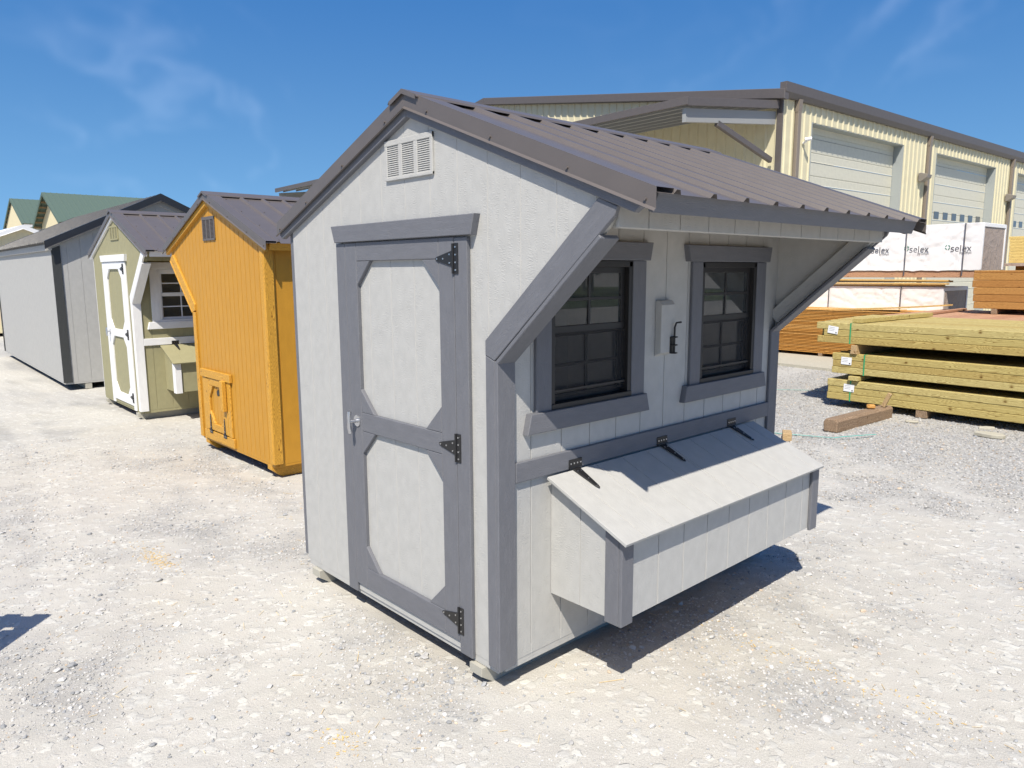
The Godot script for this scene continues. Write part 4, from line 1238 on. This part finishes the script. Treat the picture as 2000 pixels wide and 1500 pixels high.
	wrapped_pack("upper white plastic wrapped lumber pack with grey lettering, topmost of its stack", 0.2, 5.06, 1.92, 0.93, 1.0, 1.30, [[2.1], [3.43], [4.55]], 99.0)
	var base := thing("board_layer", "reddish brown board layer showing under the upper wrapped pack", "lumber", yard(0.2, 1.775, 0.99), -YARD)
	for row in 7:
		put(timber_mesh(4.84, 0.14, 0.18, 0.004).mesh(), "plank", M.lath[1] if row else M.red_board[1], base, Vector3(0, 0, -row * 0.185))
	for q in [[0.0, 1.58, 0.98, 4.4, 0.14], [0.3, 1.625, 1.06, 4.2, 0.16], [0.1, 1.70, 1.02, 4.4, 0.14], [0.2, 1.665, 0.86, 4.3, 0.14]]:
		var b := mb(X)
		b.box(Vector3(q[3] * 0.5, 0.018, -0.07), Vector3(q[3], 0.034, q[4]), 0.003, Basis(Z, rng.randf_range(-0.004, 0.006)))
		solo(b, "sticker_plank", M.pine_board, "loose pine plank squeezed between the two wrapped packs", "plank", yard(q[0], q[1], q[2]), -YARD, "planks between the wrapped packs")
	var und := thing("board_stack", "brown planks carrying the lower wrapped pack", "lumber", yard(0.1, 0.05, 0.95), -YARD)
	for k in 4:
		for row in 4:
			put(timber_mesh(4.2, 0.14, 0.3, 0.004).mesh(), "plank", M.lath[(k + row) % 3], und, Vector3(0, k * 0.146, -row * 0.31))
	# reddish boards running back from the timber pile, cedar stack and yellow stack beyond them
	var rb := thing("board_stack", "low stack of reddish boards behind the treated timber pile", "lumber", yard(4.72, 0.0, 4.9), -YARD)
	for k in 4:
		board(rb, "bearer", M.old_wood, Vector3(1.8, 0.05, -0.3 - k * 0.9), Vector3(3.5, 0.10, 0.1), X)
	for lay in 12:
		for row in 12:
			if lay > 8 or row == 0:
				var b := mb(Z)
				b.box(Vector3(0.145 + row * 0.295, 0.1435 + lay * 0.0885, -1.6 + rng.randf_range(-0.08, 0.08)), Vector3(0.285, 0.085, 3.3), 0.004)
				put(b, "board", M.red_board[(lay + row) % 2], rb)
	var sb := mb(Z)
	sb.box(Vector3(0, 0.02, -1.3), Vector3(0.09, 0.04, 2.6), 0.003, Basis(Y, 0.05))
	solo(sb, "loose_plank", M.red_board[0], "narrow reddish plank lying along the low board stack", "plank", yard(5.25, 1.168, 4.6), -YARD)
	var cs := thing("board_stack", "stack of thick orange-brown cedar beams beside the wrapped packs", "lumber", yard(5.62, 1.165, 2.95), -YARD)
	for a in [0.35, 2.4]:
		board(cs, "bearer", M.old_wood, Vector3(a, 0.045, -0.55), Vector3(0.09, 0.088, 1.1), Z)
	for lay in 6:
		for row in 4:
			if lay == 5 or row == 0 or row == 3:
				put(timber_mesh(4.2, 0.12 if lay < 5 else 0.045, 0.28, 0.006).mesh(), "beam", M.cedar[(lay + row) % 2], cs, Vector3(rng.randf_range(-0.025, 0.025) - lay * 0.006, 0.09 + lay * 0.124, -row * 0.285 + rng.randf_range(-0.008, 0.004)))
	var ys := thing("board_stack", "stack of pale yellow boards on top beyond the cedar beams", "lumber", yard(5.80, 2.00, 1.9), -YARD)
	for lay in 9:
		for row in 4:
			if lay == 8 or row == 0:
				put(timber_mesh(4.0, 0.05, 0.28, 0.003).mesh(), "board", M.yellow_board, ys, Vector3(rng.randf_range(-0.02, 0.02), 0.05 + lay * 0.0535, -row * 0.285))
	board(ys, "bearer", M.wrap_end, Vector3(1.9, 0.02, -0.5), Vector3(3.9, 0.05, 1.0), X, 0.0)
	var ysb := thing("board_stack", "brown planks carrying the pale yellow boards", "lumber", yard(5.85, 0.0, 1.62), -YARD)
	for k in 13:
		put(timber_mesh(3.9, 0.15, 1.0, 0.004).mesh(), "plank", M.lath[k % 3], ysb, Vector3(0, 0.05 + k * 0.1505, 0))

func wrapped_pack(label: String, a0: float, a1: float, y0: float, h: float, b1: float, depth: float, straps: Array, xmark: float) -> void:
	var t := thing("wrapped_pack", label, "lumber", yard(a0, y0, b1), -YARD, "wrapped lumber packs")
	var X := Vector3(1, 0, 0); var Y := Vector3.UP; var Z := Vector3(0, 0, 1)
	var w := a1 - a0
	var nz := noise(91 + int(y0 * 10), 1.0, 3)
	# front and top skins with creases; the lower hem is wavy
	var b := MB.new(); b.g = Y
	var nx := 110; var ny := 26
	var pt := func(i: int, j: int) -> Vector3:
		var u := w * i / nx; var v := float(j) / ny
		var hem: float = 0.03 * nz.get_noise_2d(u * 2.2, 7.0) if j == 0 else 0.0
		var pull := 0.0
		for s in straps:
			pull += exp(-pow((u - s[0]) / 0.04, 2.0)) * 0.010
		var c1 := 1.0 - absf(nz.get_noise_2d(u * 0.9 + v * 0.8, v * 1.5 - u * 0.55)) * 2.6
		var c2 := 1.0 - absf(nz.get_noise_2d(u * 1.3 - v * 1.1 + 20.0, v * 2.3 + u * 0.6)) * 2.6
		var f: float = -pow(clampf(c1, 0.0, 1.0), 5.0) * 0.015 - pow(clampf(c2, 0.0, 1.0), 7.0) * 0.008 - absf(nz.get_noise_2d(u * 5.0 - v * 3.0, v * 8.0)) * 0.003
		var edge: float = smoothstep(0.0, 0.12, v) * smoothstep(1.0, 0.92, v) * smoothstep(0.0, 0.15, w - u)
		return Vector3(u, v * h + hem, 0.014 + f * edge - pull * edge)
	for i in nx:
		for j in ny:
			var q := []
			for ij in [[i, j], [i + 1, j], [i + 1, j + 1], [i, j + 1]]:
				var px: Vector3 = pt.call(min(ij[0] + 1, nx), ij[1]) - pt.call(max(ij[0] - 1, 0), ij[1])
				var py: Vector3 = pt.call(ij[0], min(ij[1] + 1, ny)) - pt.call(ij[0], max(ij[1] - 1, 0))
				q.append([pt.call(ij[0], ij[1]), px.cross(py).normalized()])
			for k in [0, 2, 1, 0, 3, 2]:
				b.v.append(q[k][0]); b.n.append(q[k][1]); b.uv.append(Vector2(q[k][0].x, q[k][0].y))
	put(b, "wrap_front", M.wrap, t)
	var tp := mb(X)
	tp.box(Vector3(w * 0.5, h - 0.006, -depth * 0.5 + 0.006), Vector3(w + 0.01, 0.025, depth + 0.012), 0.010)
	put(tp, "wrap_top", M.wrap, t)
	var en := mb(Y)
	en.box(Vector3(w * 0.5, h * 0.5 - 0.004, -depth * 0.5 - 0.004), Vector3(w, h - 0.012, depth - 0.02), 0.006)
	put(en, "wrap_end", M.wrap_end, t)
	for q in [0.0, 1.0]:
		var cb := mb(Y)
		cb.box(Vector3(w + 0.004, h * 0.5, -0.02 - q * (depth - 0.05)), Vector3(0.02, h * 0.98, 0.07), 0.006)
		put(cb, "wrap_corner", M.wrap, t)
	var ct := mb(Z)
	ct.box(Vector3(w + 0.006, h - 0.035, -depth * 0.5), Vector3(0.02, 0.075, depth - 0.03), 0.006)
	put(ct, "wrap_corner", M.wrap, t)
	for s in straps:
		var st := mb(Y)
		st.box(Vector3(s[0], h * 0.5 - 0.05, 0.026), Vector3(0.022, h + 0.12, 0.003), 0.0)
		st.box(Vector3(s[0], h + 0.009, -depth * 0.5), Vector3(0.022, 0.003, depth), 0.0)
		put(st, "steel_band", M.band, t)
	# printed marks
	var spots := []
	if xmark > 50.0:
		for k in 4:
			spots.append(Vector2(w - 0.56 - k * 0.80, h * 0.47))
	else:
		spots = [Vector2(w - 0.54, h * 0.40), Vector2(w - 1.5, h * 0.40)]
	for p in spots:
		mark(t, Vector3(p.x, p.y, 0.0155))

# grey lettering with a green four-lobed ring
func mark(t: Node, o: Vector3) -> void:
	var f := SystemFont.new()
	f.font_names = PackedStringArray(["Droid Sans"])
	var tm := TextMesh.new()
	tm.text = "selex"; tm.font = f; tm.font_size = 64; tm.pixel_size = 0.00265; tm.depth = 0.002
	tm.horizontal_alignment = HORIZONTAL_ALIGNMENT_LEFT
	put(tm, "lettering", M.logo_gray, t, o)
	var t2 := TextMesh.new()
	t2.text = "by cmpc"; t2.font = f; t2.font_size = 32; t2.pixel_size = 0.0019; t2.depth = 0.002
	t2.horizontal_alignment = HORIZONTAL_ALIGNMENT_LEFT
	put(t2, "lettering", M.logo_gray, t, o + Vector3(0.17, -0.085, 0))
	var b := mb(Vector3.UP, false)
	var c := o + Vector3(-0.055, 0.03, 0)
	for k in 4:
		var pts := PackedVector2Array()
		var a0 := k * PI * 0.5 + PI * 0.25 - 0.55
		for i in 7:
			var a := a0 + 1.1 * i / 6.0
			pts.append(Vector2(cos(a), sin(a)) * 0.05)
		for i in 7:
			var a := a0 + 1.1 * (6 - i) / 6.0
			pts.append(Vector2(cos(a), sin(a)) * (0.030 + 0.012 * absf(i - 3.0) / 3.0))
		b.prism(pts, c, Vector3(1, 0, 0), Vector3.UP, 0.0, 0.002)
	put(b, "emblem", M.logo_green, t)

# ------------------------------------------------------------------ ground
var gn1: FastNoiseLite
var gn2: FastNoiseLite
var gn3: FastNoiseLite

func gravelly(x: float, z: float) -> float:
	# share of bare grey stone against pale dust, 0..1
	var a := gn1.get_noise_2d(x * 0.42 + z * 0.12, z * 0.62) * 0.5 + 0.5
	var b := gn2.get_noise_2d(x * 1.8, z * 1.8) * 0.5 + 0.5
	var g: float = smoothstep(0.44, 0.74, a * 0.62 + b * 0.38)
	# the lane by the timber pile is clean stone
	var lane: float = smoothstep(-4.6, -6.4, z + 0.35 * gn3.get_noise_2d(x * 1.1, z * 1.1) * 3.0 - (x + 1.0) * 0.25) * smoothstep(-14.0, -12.6, z) * smoothstep(-5.5, -3.0, x)
	return clamp(max(g, lane * 0.95), 0.0, 1.0)

func ground_y(x: float, z: float) -> float:
	return gn3.get_noise_2d(x * 0.9, z * 0.9) * 0.010 + gn2.get_noise_2d(x * 6.0, z * 6.0) * 0.004 - 0.006

func ground_color(x: float, z: float) -> Color:
	var g := gravelly(x, z)
	var dust := Color(0.640, 0.634, 0.608)
	var stone := Color(0.475, 0.475, 0.470)
	var c := dust.lerp(stone, g)
	var w := gn2.get_noise_2d(x * 0.7 + 31, z * 0.7)
	c = c.lerp(Color(0.63, 0.60, 0.53), clamp(w * 0.6, 0.0, 0.30))
	var m := 1.0 + gn1.get_noise_2d(x * 9.0, z * 9.0) * 0.10
	# two packed wheel tracks running past the row of coops
	for k in 2:
		var dt := absf((z - 1.05 - k * 1.1) - (-x - 3.0) * -0.10 + 0.1 * sin(x * 0.7))
		var tr: float = (1.0 - smoothstep(0.08, 0.2, dt)) * smoothstep(-1.8, -3.0, x)
		c = c.lerp(Color(0.68, 0.67, 0.635), tr * 0.6)
	return Color(c.r * m, c.g * m, c.b * m)

func make_ground() -> void:
	gn1 = noise(51, 0.8, 4); gn2 = noise(52, 0.9, 4); gn3 = noise(53, 0.8, 3)
	var v := PackedVector3Array(); var n := PackedVector3Array(); var uv := PackedVector2Array(); var col := PackedColorArray(); var idx := PackedInt32Array()
	# one sheet: fine cells near the coops, widening outwards to the horizon
	var xs := axis(-9.0, 4.5, 0.05, 420.0)
	var zs := axis(-9.5, 3.2, 0.05, 420.0)
	var nx := xs.size(); var nz := zs.size()
	for j in nz:
		for i in nx:
			var x: float = xs[i]; var z: float = zs[j]
			var near: bool = x > -12.0 and x < 6.0 and z > -13.0 and z < 5.0
			var y := ground_y(x, z) if near else -0.006
			v.append(Vector3(x, y, z))
			uv.append(Vector2(x, z))
			col.append(ground_color(x, z))
	n.resize(v.size())
	for j in nz:
		for i in nx:
			var k := j * nx + i
			var l: Vector3 = v[k - 1] if i > 0 else v[k]
			var r: Vector3 = v[k + 1] if i < nx - 1 else v[k]
			var u: Vector3 = v[k - nx] if j > 0 else v[k]
			var d: Vector3 = v[k + nx] if j < nz - 1 else v[k]
			n[k] = (d - u).cross(r - l).normalized()
	for j in nz - 1:
		for i in nx - 1:
			var k := j * nx + i
			idx.append_array(PackedInt32Array([k, k + 1, k + nx, k + 1, k + nx + 1, k + nx]))
	var a := []
	a.resize(Mesh.ARRAY_MAX)
	a[Mesh.ARRAY_VERTEX] = v; a[Mesh.ARRAY_NORMAL] = n; a[Mesh.ARRAY_TEX_UV] = uv; a[Mesh.ARRAY_COLOR] = col; a[Mesh.ARRAY_INDEX] = idx
	var m := ArrayMesh.new()
	m.add_surface_from_arrays(Mesh.PRIMITIVE_TRIANGLES, a)
	solo(m, "ground", M.ground, "dusty crushed limestone yard with grey gravel patches", "ground", Vector3.ZERO, 0.0, "", "structure")

func axis(lo: float, hi: float, step: float, far: float) -> Array:
	var out := []
	var x := lo
	while x <= hi:
		out.append(x)
		x += step
	var s := step
	var y := lo
	var before := []
	while y > -far:
		s = min(s * 1.14, 30.0)
		y -= s
		before.append(y)
	before.reverse()
	s = step
	var z := x - step
	var after := []
	while z < far:
		s = min(s * 1.14, 30.0)
		z += s
		after.append(z)
	return before + out + after

func stone_mesh(seed_: int) -> ArrayMesh:
	var r := RandomNumberGenerator.new()
	r.seed = seed_
	var b := MB.new()
	var P := []
	var t := (1.0 + sqrt(5.0)) / 2.0
	for q in [[-1, t, 0], [1, t, 0], [-1, -t, 0], [1, -t, 0], [0, -1, t], [0, 1, t], [0, -1, -t], [0, 1, -t], [t, 0, -1], [t, 0, 1], [-t, 0, -1], [-t, 0, 1]]:
		var p := Vector3(q[0], q[1], q[2]).normalized() * r.randf_range(0.38, 0.62)
		P.append(Vector3(p.x, p.y * 0.62, p.z * 0.85))
	for f in [[0, 11, 5], [0, 5, 1], [0, 1, 7], [0, 7, 10], [0, 10, 11], [1, 5, 9], [5, 11, 4], [11, 10, 2], [10, 7, 6], [7, 1, 8], [3, 9, 4], [3, 4, 2], [3, 2, 6], [3, 6, 8], [3, 8, 9], [4, 9, 5], [2, 4, 11], [6, 2, 10], [8, 6, 7], [9, 8, 1]]:
		b.face([P[f[0]], P[f[1]], P[f[2]]], P[f[0]] + P[f[1]] + P[f[2]])
	return b.mesh()

func scatter(called: String, label: String, cat: String, mesh: Mesh, m, spots: Array) -> void:
	var mm := MultiMesh.new()
	mm.transform_format = MultiMesh.TRANSFORM_3D
	mm.use_colors = true
	mm.mesh = mesh
	mm.instance_count = spots.size()
	for i in spots.size():
		mm.set_instance_transform(i, spots[i][0])
		mm.set_instance_color(i, spots[i][1])
	var o := MultiMeshInstance3D.new()
	o.name = numbered(called)
	o.multimesh = mm
	o.material_override = m
	add_child(o)
	tag(o, label, cat, "", "stuff")

func under_shed(x: float, z: float) -> bool:
	return x > -1.84 and x < -0.01 and z < -0.01 and z > -2.43

func make_litter() -> void:
	var r := RandomNumberGenerator.new()
	r.seed = 77
	# small stones over the yard, thicker where the dust is worn away
	for set_ in 3:
		var spots := []
		var want: int = [30000, 30000, 9000][set_]
		var tries := 0
		while spots.size() < want and tries < want * 12:
			tries += 1
			var d := pow(r.randf(), 0.8) * 9.5 + 0.6
			var an := r.randf_range(-0.70, 0.70)
			var fw := Vector2(-0.735, -0.678).rotated(an)
			var x := 2.3656 + fw.x * d; var z := 2.0995 + fw.y * d
			var g := gravelly(x, z)
			if r.randf() > 0.16 + g * 0.84 or under_shed(x, z): continue
			var s: float
			if set_ < 2: s = 0.006 + 0.011 * pow(r.randf(), 2.0)
			else: s = 0.010 + 0.022 * pow(r.randf(), 3.0)
			if r.randf() < 0.003: s = r.randf_range(0.03, 0.05)
			var bs := Basis(Vector3(r.randfn(), r.randfn() * 2.0, r.randfn()).normalized(), r.randf() * TAU)
			bs = Basis(Vector3.UP, r.randf() * TAU) * Basis(Vector3.RIGHT, r.randf_range(-0.5, 0.5))
			var sc := Vector3(s, s * r.randf_range(0.7, 1.1), s * r.randf_range(0.7, 1.3))
			var t := r.randf_range(0.38, 0.60)
			var c := Color(t, t * 0.99, t * 0.965)
			if r.randf() < 0.12 + 0.3 * g: c = Color(t * 0.66, t * 0.68, t * 0.70)
			if r.randf() < 0.05: c = Color(t * 1.05, t * 0.86, t * 0.66)
			spots.append([Transform3D(bs * Basis.from_scale(sc), Vector3(x, ground_y(x, z) + s * 0.12, z)), c])
		scatter("gravel", ["fine grey stones strewn over the dusty yard", "pale grit lying in the dusty yard", "coarser broken stones lying about the yard"][set_], "gravel", stone_mesh(300 + set_), M.stone, spots)
	# clean stone of the lane by the timber pile
	var sp := []
	for k in 60000:
		var x := r.randf_range(-5.6, 2.2); var z := r.randf_range(-12.6, -3.4)
		if r.randf() > smoothstep(0.35, 0.8, gravelly(x, z)): continue
		var s := 0.016 + 0.02 * r.randf() * r.randf()
		var bs := Basis(Vector3.UP, r.randf() * TAU) * Basis(Vector3.RIGHT, r.randf_range(-0.7, 0.7))
		var t := r.randf_range(0.24, 0.50)
		var c := Color(t, t, t * 0.985)
		if r.randf() < 0.10: c = Color(t * 1.1, t * 0.95, t * 0.78)
		sp.append([Transform3D(bs * Basis.from_scale(Vector3(s, s * r.randf_range(0.6, 1.0), s * r.randf_range(0.7, 1.3))), Vector3(x, (ground_y(x, z) if z > -13.0 else 0.0) + s * 0.10, z)), c])
	scatter("lane_gravel", "loose grey crushed stone in the lane beside the timber pile", "gravel", stone_mesh(333), M.stone, sp)
	# splinters and straw
	var ch := MB.new(); ch.g = Vector3(1, 0, 0)
	ch.box(Vector3.ZERO, Vector3(1.0, 0.10, 0.16), 0.02)
	var cs := []
	for k in 900:
		var d := pow(r.randf(), 0.8) * 10.0 + 0.8
		var fw := Vector2(-0.735, -0.678).rotated(r.randf_range(-0.70, 0.70))
		var x := 2.3656 + fw.x * d; var z := 2.0995 + fw.y * d
		if under_shed(x, z): continue
		if gn1.get_noise_2d(x * 1.3 + 60, z * 1.3) < 0.0 and r.randf() < 0.8: continue
		var s := r.randf_range(0.015, 0.06)
		if r.randf() < 0.06: s = r.randf_range(0.06, 0.13)
		var c := Color(0.66, 0.50, 0.27).lerp(Color(0.74, 0.64, 0.44), r.randf())
		var th := clampf(0.02 / s, 0.25, 1.0)
		cs.append([Transform3D(Basis(Vector3.UP, r.randf() * TAU) * Basis(Vector3(0, 0, 1), r.randf_range(-0.12, 0.12)) * Basis.from_scale(Vector3(s, s * th * 0.6, s * th * 0.8)), Vector3(x, ground_y(x, z) + 0.004, z)), c])
	# sawdust heaps: many fine crumbs
	for q in [[-2.87, 0.62, 260, 0.16, 0.05], [-0.2, 0.72, 60, 0.06, 0.05], [0.9, 0.75, 70, 0.07, 0.05], [1.0, -1.3, 140, 0.5, 0.05]]:
		for k in int(q[2]):
			var x: float = q[0] + r.randfn() * q[3]; var z: float = q[1] + r.randfn() * q[4]
			var s := r.randf_range(0.006, 0.018)
			cs.append([Transform3D(Basis(Vector3.UP, r.randf() * TAU) * Basis.from_scale(Vector3(s, s * 0.7, s * 1.5)), Vector3(x, ground_y(x, z) + 0.003, z)), Color(0.74, 0.52, 0.20)])
	scatter("wood_splinters", "yellow wood splinters and straw strewn on the yard", "splinters", ch.mesh(), M.stone, cs)
	# old timber end, blocks and straps by the pile
	var X := Vector3(1, 0, 0); var Y := Vector3.UP; var Z := Vector3(0, 0, 1)
	var ot := mb(Z)
	ot.prism(P2([-0.085, 0.0, 0.085, 0.005, 0.09, 0.13, 0.06, 0.165, -0.06, 0.16, -0.09, 0.12]), Vector3.ZERO, X, Y, -1.45, 0.0, 0.012)
	solo(ot, "weathered_timber", M.old_wood, "short weathered brown timber lying on the gravel at the pile", "timber", yard(6.23, -0.004, 9.12), -YARD - 0.02)
	var wb := mb(Y)
	wb.box(Vector3(0, 0.10, 0), Vector3(0.05, 0.20, 0.035), 0.004, Basis(Z, -0.4))
	solo(wb, "wood_offcut", M.raw_wood, "small wood offcut leaning on the weathered timber against the pile", "offcut", yard(6.34, 0.16, 7.86), -YARD)
	var wk := mb(X)
	wk.box(Vector3(0, 0.03, 0), Vector3(0.10, 0.05, 0.07), 0.012, Basis(Y, 0.6))
	solo(wk, "wood_offcut", M.lath[2], "orange splintered chunk on the weathered timber", "offcut", yard(6.25, 0.163, 8.1), -YARD)
	var bl := mb(X)
	bl.box(Vector3(0, 0.045, 0), Vector3(0.10, 0.09, 0.22), 0.005)
	solo(bl, "wood_offcut", M.raw_wood, "cut wood block on the gravel behind the nest box", "offcut", Vector3(-1.60, 0.0, -5.90), 0.5)
	for q in [[[Vector3(-2.4, 0.012, -6.0), Vector3(-1.8, 0.012, -6.08), Vector3(-1.22, 0.02, -6.28), Vector3(-1.15, 0.035, -6.34), Vector3(-0.94, 0.03, -6.77)], "broken teal plastic strap lying on gravel before the weathered timber"], [[Vector3(-3.6, 0.012, -9.0), Vector3(-3.2, 0.02, -9.25), Vector3(-2.95, 0.012, -9.5), Vector3(-2.7, 0.012, -9.8)], "thin teal strap on the gravel at the end of the timber pile"]]:
		var b := mb(X, false)
		var pts: Array = q[0]
		for i in pts.size() - 1:
			var d: Vector3 = (pts[i + 1] - pts[i])
			var s := d.normalized().cross(Y).normalized() * 0.010
			b.face([pts[i] - s, pts[i] + s, pts[i + 1] + s, pts[i + 1] - s], Y)
			b.face([pts[i] - s - Y * 0.002, pts[i] + s - Y * 0.002, pts[i + 1] + s - Y * 0.002, pts[i + 1] - s - Y * 0.002], -Y)
		solo(b, "plastic_strap", M.teal_strap, q[1], "strap")
	# slabs of broken stone at the edge of the pile's shade
	for q in [[-0.02, -7.72, 0.34, "flat broken limestone slab beside the timber pile's shade"], [-0.12, -7.95, 0.20, "small stone slab lying on the broken limestone slab"], [-0.95, -7.95, 0.16, "pale flat stone near the far end of the weathered timber"]]:
		var pts := PackedVector2Array()
		for i in 9:
			var an := TAU * i / 9.0
			pts.append(Vector2(cos(an) * 0.5, sin(an) * 0.28) * q[2] * r.randf_range(0.75, 1.15))
		var b := mb(X)
		b.prism(pts, Vector3.ZERO, X, Vector3(0, 0, -1), 0.0, q[2] * 0.12, 0.008)
		solo(b, "stone_slab", M.concrete, q[3], "stone", Vector3(q[0], 0.004 if q[2] != 0.20 else 0.045, q[1]), r.randf())

# ------------------------------------------------------------------ beyond and out of frame
func make_surroundings() -> void:
	var r := RandomNumberGenerator.new()
	r.seed = 5
	var X := Vector3(1, 0, 0); var Y := Vector3.UP; var Z := Vector3(0, 0, 1)
	# bare trees past the cabins
	for q in [[-58.0, 0.3, 8.2, "bare leafless tree beside the farther cabin"], [-64.0, -0.8, 7.0, "second bare leafless tree beyond the farther cabin"]]:
		var t := thing("bare_tree", q[3], "tree", Vector3(q[0], 0, q[1]), 0.0, "bare trees past the cabins")
		var tr := mb(Y); var tw := mb(Y)
		tr.tube([Vector3.ZERO, Vector3(0.1, q[2] * 0.3, 0), Vector3(-0.05, q[2] * 0.55, 0.1)], 0.16, 8)
		grow(tw, r, Vector3(-0.05, q[2] * 0.5, 0.1), Vector3(0, 1, 0), q[2] * 0.24, 0.06, 5)
		put(tr, "trunk", M.bark, t)
		put(tw, "crown", M.bark, t)
	# what the coop windows mirror: a grass verge with a red-brown shed and dark trees, off to the +x side
	var gv := mb(X)
	gv.prism(P2([0, 0, 40, 0, 40, 60, 0, 60]), Vector3.ZERO, X, Vector3(0, 0, -1), 0.0, 0.03)
	solo(gv, "grass_verge", M.grass, "green grass verge across the yard, mirrored in the coop windows", "grass", Vector3(24, 0, -8), 0.0, "", "structure")
	gable_shed("garden_shed", "red-brown stained garden shed mirrored in the coop window", "", Vector3(21.0, 0, -17.0), PI, 3.0, 4.0, 2.2, 3.0, M.red_stain, M.honey_trim, M.roof_brown, 0.2032)
	for k in 9:
		leafy_tree(Vector3(40 + r.randf_range(-3, 6), 0, -14 - k * 6.0 + r.randf_range(-2, 2)), r.randf_range(7, 10), 900 + k)
	# invented slatted bench just outside the frame, added to cast its shadow into view
	var p := thing("added_shadow_bench", "unseen slatted wooden bench added out of frame to cast a shadow", "bench", Vector3(-1.92, 0.0, 1.95), -0.785)
	for k in 5:
		board(p, "slat", M.raw_wood, Vector3(0.6, 0.985, 0.05 + k * 0.17), Vector3(1.2, 0.03, 0.10), X)
	for x in [0.05, 0.42, 0.8, 1.15]:
		board(p, "cross_rail", M.raw_wood, Vector3(x, 0.94, 0.39), Vector3(0.09, 0.06, 0.78), Z)
	for x in [0.15, 1.05]:
		for z in [0.12, 0.66]:
			board(p, "leg", M.raw_wood, Vector3(x, 0.455, z), Vector3(0.06, 0.91, 0.06), Y)

func grow(b: MB, r: RandomNumberGenerator, p: Vector3, d: Vector3, len_: float, rad: float, depth: int) -> void:
	var q := p + d * len_
	b.tube([p, (p + q) * 0.5 + Vector3(r.randfn(), r.randfn(), r.randfn()) * len_ * 0.04, q], rad, 4, false)
	if depth == 0: return
	for k in 3 if depth > 1 else 4:
		var nd := (d + Vector3(r.randfn(), r.randfn() * 0.5 + 0.15, r.randfn()) * 0.55).normalized()
		grow(b, r, q, nd, len_ * r.randf_range(0.62, 0.82), rad * 0.58, depth - 1)

func leafy_tree(at: Vector3, h: float, seed_: int) -> void:
	var r := RandomNumberGenerator.new()
	r.seed = seed_
	var t := thing("leafy_tree", "dark green tree along the verge, mirrored in the coop windows", "tree", at, 0.0, "trees along the verge")
	var tr := mb(Vector3.UP)
	tr.tube([Vector3.ZERO, Vector3(0.1, h * 0.3, 0), Vector3(0, h * 0.7, 0)], 0.2, 8)
	put(tr, "trunk", M.bark, t)
	var b := MB.new()
	for k in 1800:
		var d := Vector3(r.randfn(), r.randfn(), r.randfn()).normalized() * pow(r.randf(), 0.4)
		var c := Vector3(d.x * h * 0.33, h * 0.6 + d.y * h * 0.4, d.z * h * 0.33)
		var n := Vector3(r.randfn(), r.randfn(), r.randfn()).normalized()
		var u := n.cross(Vector3(0.3, 0.9, 0.2)).normalized() * 0.16
		var w := n.cross(u).normalized() * 0.22
		b.face([c - w, c + u, c + w, c - u], n)
	put(b, "crown", M.leaf, t)
